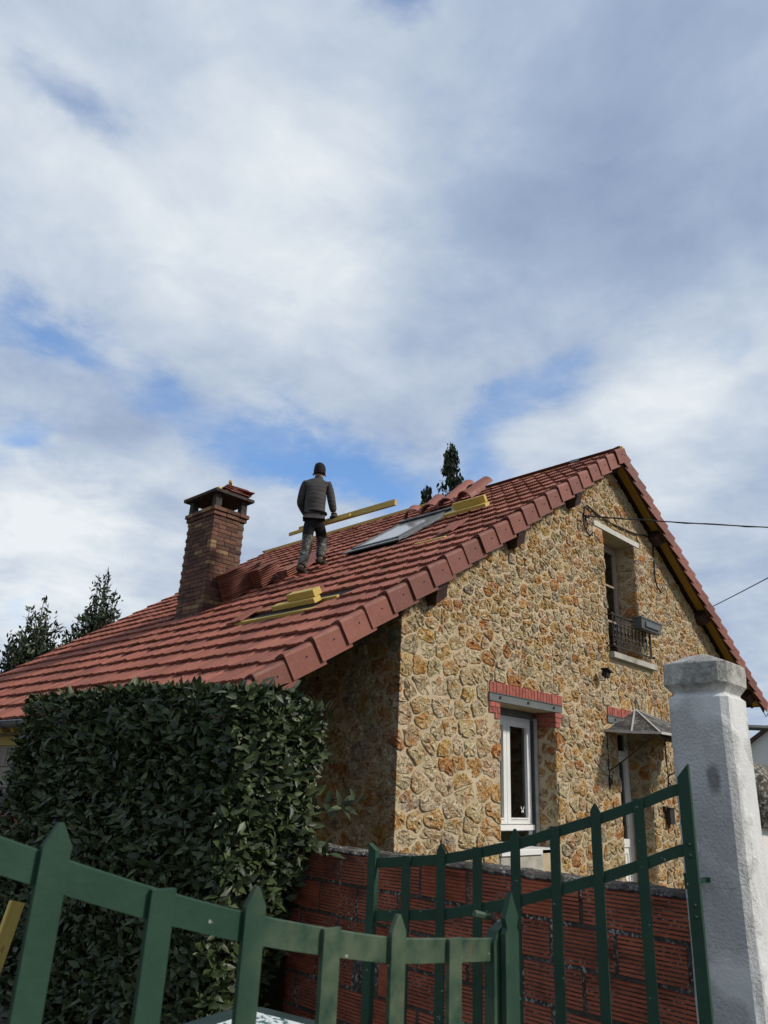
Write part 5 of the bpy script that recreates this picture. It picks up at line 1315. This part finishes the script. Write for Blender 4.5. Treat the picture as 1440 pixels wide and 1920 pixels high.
def make_loose_tiles():
    # tiles stood on edge in packed rows beside the chimney: each row leans back up the slope
    def row(u, y, n, step, dirv, label, group, z=0.0, lean=.18):
        for i in range(n):
            p = lroof(u, y, .045+z)+YV*0
            # a tile lying with its length up the slope, stacked one over another
            M = frame(p+NL*(i*step)+YV*random.gauss(0,.004)+UL*(i*lean*step+random.gauss(0,.004)), UL, -YV, -NL) @ Matrix.Rotation(random.gauss(0,.012), 4, 'Z')
            put('roof_tile', LT, M, label, 'roof tile', group)
    g = 'tiles stacked by the chimney'
    lb = 'spare red roof tile in the tight stack against the chimney'
    row((.66-EAVE_X)/math.cos(TH), 4.20, 13, .030, None, lb, g)
    row((1.00-EAVE_X)/math.cos(TH), 4.23, 11, .030, None, lb, g)
    lb2 = 'spare red roof tile in the lower stack nearer the roofer'
    row((.98-EAVE_X)/math.cos(TH), 3.93, 9, .030, None, lb2, 'tiles stacked near the roofer')
    row((1.22-EAVE_X)/math.cos(TH), 3.66, 4, .030, None, 'spare red roof tile in the small stack at the roofer\'s heels', 'tiles stacked at the roofer')
    # flat sheet leaning on the stack
    M = frame(lroof((1.72-EAVE_X)/math.cos(TH), 3.58, .10), UL, YV, NL) @ Matrix.Rotation(-.14, 4, 'Y')
    mb = MB(); mb.box(-.30, .36, -.26, .34, -.008, .008); put('cover_sheet', mesh_of('cover_sheet', mb, MT['sheet']), M, 'flat brick-red sheet lying on the tiles behind the roofer', 'sheet', None)
    # tiles on the chimney cap
    for i in range(7):
        M = Matrix.Translation((.48+.12*(i % 2)+random.gauss(0,.02), 4.165+random.gauss(0,.015), CH_TOP+.012+.022*i*.75)) @ Matrix.Rotation(random.gauss(0,.10), 4, 'Z') @ Matrix.Diagonal((.9,.95,.7,1))
        put('roof_tile', LT, M, 'red roof tile laid on top of the chimney cap', 'roof tile', 'tiles on the chimney cap')
    # half-round ridge tiles heaped above the roof window
    rt = MB(); r0, r1, L = .135, .150, .42; n = 12
    rings = []
    for x, ra in ((0, r1), (.05, r1), (.051, r0), (L, r0*.97)):
        out = [(x, ra*math.cos(a), ra*math.sin(a)) for a in [R(8+164*i/n) for i in range(n+1)]]; inn = [(x, (ra-.016)*math.cos(a), (ra-.016)*math.sin(a)) for a in [R(172-164*i/n) for i in range(n+1)]]
        rings.append(out+inn)
    rt.loft(rings); rme = mesh_of('ridge_tile', rt, MT['ridge'], smooth=False)
    U = lambda x: (x-EAVE_X)/math.cos(TH)
    data = [(3.10, 2.72, .05, 30, 0), (3.16, 2.42, .05, 22, 0), (3.22, 2.12, .06, 14, 0), (3.48, 2.58, .06, 24, 0), (3.56, 2.26, .08, 8, 0), (3.40, 1.90, .06, -8, 0), (3.74, 1.98, .08, -6, 0), (3.86, 2.34, .10, 8, 0)]
    for i, (x, y, h, az, el) in enumerate(data):
        M = frame(lroof(U(x), y, h+.02), UL, YV, NL) @ Matrix.Rotation(R(az), 4, 'Z') @ Matrix.Rotation(R(-5), 4, 'Y') @ Matrix.Rotation(random.gauss(0, .08), 4, 'X')
        put('ridge_tile', rme, M, 'half-round terracotta ridge tile heaped above the roof window', 'ridge tile', 'ridge tiles awaiting fitting')
    # slipped tiles near openings
    for (k, y, az) in ((6.1, 2.02, 9), (7.1, 1.38, -7), (13.2, .60, 6)):
        M = frame(lroof(GA*k, y, .055), UL, YV, NL) @ Matrix.Rotation(R(az), 4, 'Z') @ Matrix.Rotation(R(-2), 4, 'Y')
        put('roof_tile', LT, M, 'red roof tile slipped loose at the edge of an opening', 'roof tile', 'slipped tiles')
    M = frame(lroof(GA*23.2, .35, .06), UL, YV, NL) @ Matrix.Scale(.6, 4); b = MB(); b.add([(0,0,0), (.14,.03,.04), (.16,.3,.045), (.02,.26,0)], [(0,1,2,3)]); b.add([(0,0,-.01), (.14,.03,.03), (.16,.3,.035), (.02,.26,-.01)], [(3,2,1,0)])
    put('flashing_scrap', mesh_of('flashing_scrap', b, MT['darkgrey'], fixn=False), M, 'dark scrap of flashing lying by the ridge near the gable', 'flashing', None)
make_loose_tiles()

# ------------------------------------------------------------------ the roofer
def skin(nodes, edges, root, sub=2):
    names = list(nodes); idx = {k: i for i, k in enumerate(names)}
    me = bpy.data.meshes.new('tmp'); me.from_pydata([nodes[k][0] for k in names], [(idx[a], idx[b]) for a, b in edges], [])
    o = bpy.data.objects.new('tmp', me); COL.objects.link(o)
    sk = o.modifiers.new('s', 'SKIN'); sk.use_smooth_shade = True; sk.branch_smoothing = .6
    lay = me.skin_vertices[0] if len(me.skin_vertices) else None
    if lay is None:
        bm = bmesh.new(); bm.from_mesh(me); bm.verts.layers.skin.verify(); bm.to_mesh(me); bm.free(); lay = me.skin_vertices[0]
    for i, k in enumerate(names):
        r = nodes[k][1]; lay.data[i].radius = r if isinstance(r, tuple) else (r, r); lay.data[i].use_root = (k == root)
    sb = o.modifiers.new('u', 'SUBSURF'); sb.levels = sub; sb.render_levels = sub
    dg = bpy.context.evaluated_depsgraph_get(); dg.update()
    out = bpy.data.meshes.new_from_object(o.evaluated_get(dg)); bpy.data.objects.remove(o); bpy.data.meshes.remove(me)
    return out
def mat_cloth(name, a, b, quilt=0.0, camo=False):
    m, t = newmat(name); p = pos(t)
    if camo:
        n = t.noise(t.vmath('MULTIPLY', p, (1, 1, 1.6)), 15, 3, .6, .6)[0]
        c = t.ramp(n, [(.0, (.03,.03,.028)), (.44, (.13,.125,.112)), (.50, (.055,.053,.05)), (.57, (.21,.20,.18))], 'CONSTANT')
        z = t.n('ShaderNodeSeparateXYZ', None, Vector=t.vmath('ADD', p, t.scale(t.noise(p, 5, 2)[1], .10))).outputs[2]
        # black panels from seat to above the knee
        blk = t.math('MULTIPLY', t.map(z, 4.90, 4.92), t.map(z, 5.17, 5.20, 1, .4))
        c = t.mix(blk, c, (.008, .008, .009)); h = t.noise(p, 60, 3)[0]
    else:
        n = t.noise(p, 9, 4)[0]; c = t.ramp(n, [(.3, a), (.7, b)]); h = n
    if quilt:
        z = t.n('ShaderNodeSeparateXYZ', None, Vector=t.vmath('ADD', p, t.scale(t.noise(p, 6, 2)[1], .035))).outputs[2]
        s = t.math('ABSOLUTE', t.math('SINE', t.math('MULTIPLY', z, math.pi/quilt))); h = t.math('ADD', t.math('POWER', s, .4), t.math('MULTIPLY', t.noise(p, 26, 3)[0], .5))
        c = t.mix(t.map(s, .0, .25, .25, 0), c, (.012, .012, .013))
    finish(t, c, .78, h, .35, .014 if quilt else .01, .25); return m
def make_person():
    f = Vector((.66, .75, 0)).normalized(); r = Vector((f.y, -f.x, 0)); up = Vector((0, 0, 1))
    B = Vector((1.13, 2.80, 0))
    def P(a, b, z): return tuple(B + r*a + f*b + up*z)            # a to his right, b forwards
    root = thing('person', P(0, 0, 4.3), 'roofer in black beanie, grey padded jacket and camouflage work trousers carrying a plank', 'person')
    skinm = simple('skin', [(.34,.19,.13), (.42,.25,.18)], 20, .55, .1, 90, .4)
    jk = mat_cloth('padded_jacket', (.038,.036,.035), (.060,.057,.055), .062); tr = mat_cloth('camo_trousers', None, None, 0, True)
    bk = mat_cloth('black_knit', (.003,.003,.0035), (.006,.006,.007)); gl = mat_cloth('work_glove', (.035,.033,.032), (.06,.058,.055)); sh = mat_cloth('boot_leather', (.03,.024,.02), (.055,.042,.034)); so = simple('red_sole', [(.16,.045,.03), (.22,.07,.05)], 14, .8, .2, 80, .2)
    hips = P(-.02, .0, 5.13)
    # joints: left leg bears the weight lower on the slope, right foot a step higher
    kL, aL = P(-.085, .03, 4.70), P(-.145, -.075, 4.36); kR, aR = P(.115, .16, 4.80), P(.105, .09, 4.545)
    hL, hR = P(-.10, .0, 5.09), P(.085, .02, 5.09)
    sL, sR = P(-.185, .01, 5.66), P(.150, .0, 5.67)
    eL, wL_ = P(-.235, .07, 5.37), P(-.10, .25, 5.20); eR, wR = P(.205, .0, 5.425), P(.258, .055, 5.225)
    chest = P(-.015, -.01, 5.52); waist = P(-.02, -.02, 5.28); neck = P(0, .01, 5.74); nk2 = P(.005, .03, 5.79); head = P(.005, .05, 5.87); crown = P(0, .05, 5.94)
    # body: one continuous figure under the clothes
    nodes = {'hips': (hips, (.11,.085)), 'waist': (waist, (.11,.08)), 'chest': (chest, (.145,.105)), 'neck': (neck, .058), 'nk2': (nk2, .055), 'head': (head, (.075,.088)), 'crown': (crown, (.066,.078)),
             'hL': (hL, .07), 'kL': (kL, .056), 'aL': (aL, .042), 'hR': (hR, .07), 'kR': (kR, .056), 'aR': (aR, .042),
             'sL': (sL, .06), 'eL': (eL, .043), 'wL': (wL_, .026), 'sR': (sR, .06), 'eR': (eR, .043), 'wR': (wR, .026)}
    ed = [('hips','waist'), ('waist','chest'), ('chest','neck'), ('neck','nk2'), ('nk2','head'), ('head','crown'), ('hips','hL'), ('hL','kL'), ('kL','aL'), ('hips','hR'), ('hR','kR'), ('kR','aR'), ('chest','sL'), ('sL','eL'), ('eL','wL'), ('chest','sR'), ('sR','eR'), ('eR','wR')]
    def addm(name, me, mat, parent=root):
        me.materials.clear(); me.materials.append(mat); me.transform(Matrix.Translation(-WL[parent])); o = bpy.data.objects.new(name, me); COL.objects.link(o); o.parent = parent; WL[o] = WL[parent].copy()
        me.polygons.foreach_set('use_smooth', [True]*len(me.polygons)); return o
    addm('body', skin(nodes, ed, 'hips'), skinm)
    def L(a, b, k): return tuple(Vector(a).lerp(Vector(b), k))
    # jacket
    nd = {'w0': (P(-.02, -.015, 5.18), (.152,.118)), 'w1': (P(-.02, -.02, 5.24), (.158,.122)), 'w2': (P(-.02, -.025, 5.38), (.166,.132)), 'c': (P(-.018, -.02, 5.53), (.175,.140)), 'c2': (P(-.012, -.005, 5.64), (.135,.115)), 'n': (P(0, .01, 5.74), (.075,.075)), 'n2': (P(.003, .02, 5.785), (.073,.073)),
          'sL': (sL, .070), 'eL1': (L(sL, eL, .5), .068), 'eL': (eL, .064), 'fL': (L(eL, wL_, .5), .060), 'wL': (L(eL, wL_, .9), .050),
          'sR': (sR, .070), 'eR1': (L(sR, eR, .5), .068), 'eR': (eR, .064), 'fR': (L(eR, wR, .5), .060), 'wR': (L(eR, wR, .9), .050)}
    addm('jacket', skin(nd, [('w0','w1'), ('w1','w2'), ('w2','c'), ('c','c2'), ('c2','n'), ('n','n2'), ('c2','sL'), ('sL','eL1'), ('eL1','eL'), ('eL','fL'), ('fL','wL'), ('c2','sR'), ('sR','eR1'), ('eR1','eR'), ('eR','fR'), ('fR','wR')], 'w1'), jk)
    # trousers with baggy knees
    nd = {'h0': (P(-.02, -.01, 5.235), (.145,.112)), 'h': (P(-.02, -.015, 5.12), (.150,.125)), 'hL': (P(-.095, .0, 5.0), .098), 'tL': (L(hL, kL, .62), .088), 'kL': (kL, .080), 'cL': (L(kL, aL, .5), .074), 'aL': (L(kL, aL, .93), .070),
          'hR': (P(.075, .02, 5.0), .098), 'tR': (L(hR, kR, .62), .088), 'kR': (kR, .080), 'cR': (L(kR, aR, .5), .074), 'aR': (L(kR, aR, .95), .070)}
    addm('trousers', skin(nd, [('h0','h'), ('h','hL'), ('hL','tL'), ('tL','kL'), ('kL','cL'), ('cL','aL'), ('h','hR'), ('hR','tR'), ('tR','kR'), ('kR','cR'), ('cR','aR')], 'h'), tr)
    bl = MB(); bl.tube([P(.148*math.sin(a), -.012+.122*math.cos(a), 5.20) for a in [i*math.pi/12 for i in range(25)]], .016, 6, caps=False)
    part('belt', bl, bk, root, smooth=True)
    # boots on the tiles, toes up the slope and a little to his right
    for a, side, yaw, pit in ((aL, -1, -R(28), .10), (aR, 1, -R(34), -.06)):
        d = (f*math.cos(yaw)+r*math.sin(-yaw)); d = Vector((d.x, d.y, 0)).normalized(); slope = d.x*SL; d = Vector((d.x, d.y, slope*.55-pit)).normalized()
        a = Vector(a); n_ = {'a': (tuple(a+up*.05), .058), 'h': (tuple(a-d*.045-up*.045), (.048,.05)), 'm': (tuple(a+d*.07-up*.055), (.050,.042)), 't': (tuple(a+d*.165-up*.07), (.046,.032))}
        bt = addm('boot', skin(n_, [('a','h'), ('a','m'), ('m','t')], 'a'), sh)
        s = MB(); q = d.cross(up).normalized(); nn = q.cross(d)
        out = [(-.10, .030), (-.10, -.030), (-.03, -.040), (.09, -.050), (.17, -.045), (.215, -.018), (.215, .018), (.17, .045), (.09, .050), (-.03, .040)]
        base_ = a - nn*.102
        s.prism([base_+d*x+q*y for x, y in out], nn*.030); part('sole', s, so, bt)
    # beanie: rounded knitted cap, slightly slouched
    c = Vector(head); bn = MB(); rings = []
    for z, k in ((-.045, 1.02), (-.03, 1.05), (0.0, 1.06), (.045, 1.03), (.085, .93), (.115, .76), (.135, .50), (.143, .20)):
        rings.append([tuple(c+r*(.083*k*math.cos(a)-.10*max(0, z-.06))+f*(.098*k*math.sin(a)-.012)+up*(z+.015*math.sin(a))) for a in [i*math.pi/9 for i in range(18)]])
    bn.loft(rings); part('beanie', bn, bk, root, smooth=True)
    fm = MB(); cc = c+f*.088-up*.02; fm.tube([cc+f*.0+up*.012, cc+f*.022-up*.018, cc+f*.006-up*.03], [.008,.014,.006], 6); part('nose', fm, skinm, root, smooth=True)
    for s_ in (-1, 1):
        e = MB(); q = c+r*(.082*s_)-up*.045+f*.005; e.tube([q+up*.022, q+r*.010*s_, q-up*.026], [.008,.013,.006], 6); part('ear', e, skinm, root, smooth=True)
    # gloved hands closed round the planks: palm, four fingers, thumb
    pdir = Vector((0, 1, 0))
    return root, P, wR, wL_, gl, addm, r, f, up
root, PP, wR, wL_, gl, addm, pr, pf, pu = make_person()
# planks he carries, level and parallel to the ridge; they pass in front of him
PX, PZ = 1.385, 5.155
t1 = timber('timber', (PX+.02, 1.50, PZ-.005), (PX, 3.46, PZ+.012), .04, .085, (0,0,1), MT['pine'], 'long yellow plank with splintered end carried by the roofer', 'planks carried by the roofer')
t2 = timber('timber', (PX-.048, 2.30, PZ-.03), (PX-.042, 3.64, PZ-.035), .028, .05, (0,0,1), MT['pine'], 'thinner batten held against the long plank by the roofer', 'planks carried by the roofer')
sp = MB(); 
def make_hands():
    def hand(wrist, hold, fdir, name):
        # fdir: direction in which the fingers cross over the plank; fingers curl round it
        w = Vector(wrist); h = Vector(hold); ax = Vector((0, 1, 0))
        d = (h-w).normalized(); side = ax
        n = {'w': (tuple(w), .036), 'p': (tuple(w.lerp(h, .45)), (.044,.030)), 'k': (tuple(w.lerp(h, .8)), (.046,.024))}
        e = [('w','p'), ('p','k')]
        palm = addm(name, skin(n, e, 'p'), gl)
        kn = w.lerp(h, .85); over = Vector(fdir).normalized(); dn = Vector((0, 0, -1))
        for i, ln in enumerate((.92, 1.0, .95, .76)):
            b = kn+side*((i-1.5)*.021); l = .030*ln
            q = MB(); pts = [b, b+over*(l*.6)+dn*l*.5, b+over*(l*.5)+dn*l*1.9, b-over*(l*.3)+dn*l*2.7]
            q.tube(pts, [.0115,.0105,.0098,.008], 7); part('finger', q, gl, palm, smooth=True)
        q = MB(); b = w.lerp(h, .45)+side*.035; q.tube([b, b+side*.020-over*.012+dn*.028, b+side*.012-over*.006+dn*.06], [.014,.012,.009], 7); part('thumb', q, gl, palm, smooth=True)
    hand(wR, (PX-.050, 2.66, PZ+.015), (1, 0, 0), 'hand')
    hand(wL_, (PX-.02, 3.12, PZ+.052), (1, 0, 0), 'hand')
make_hands()
print('objects', len(bpy.data.objects))
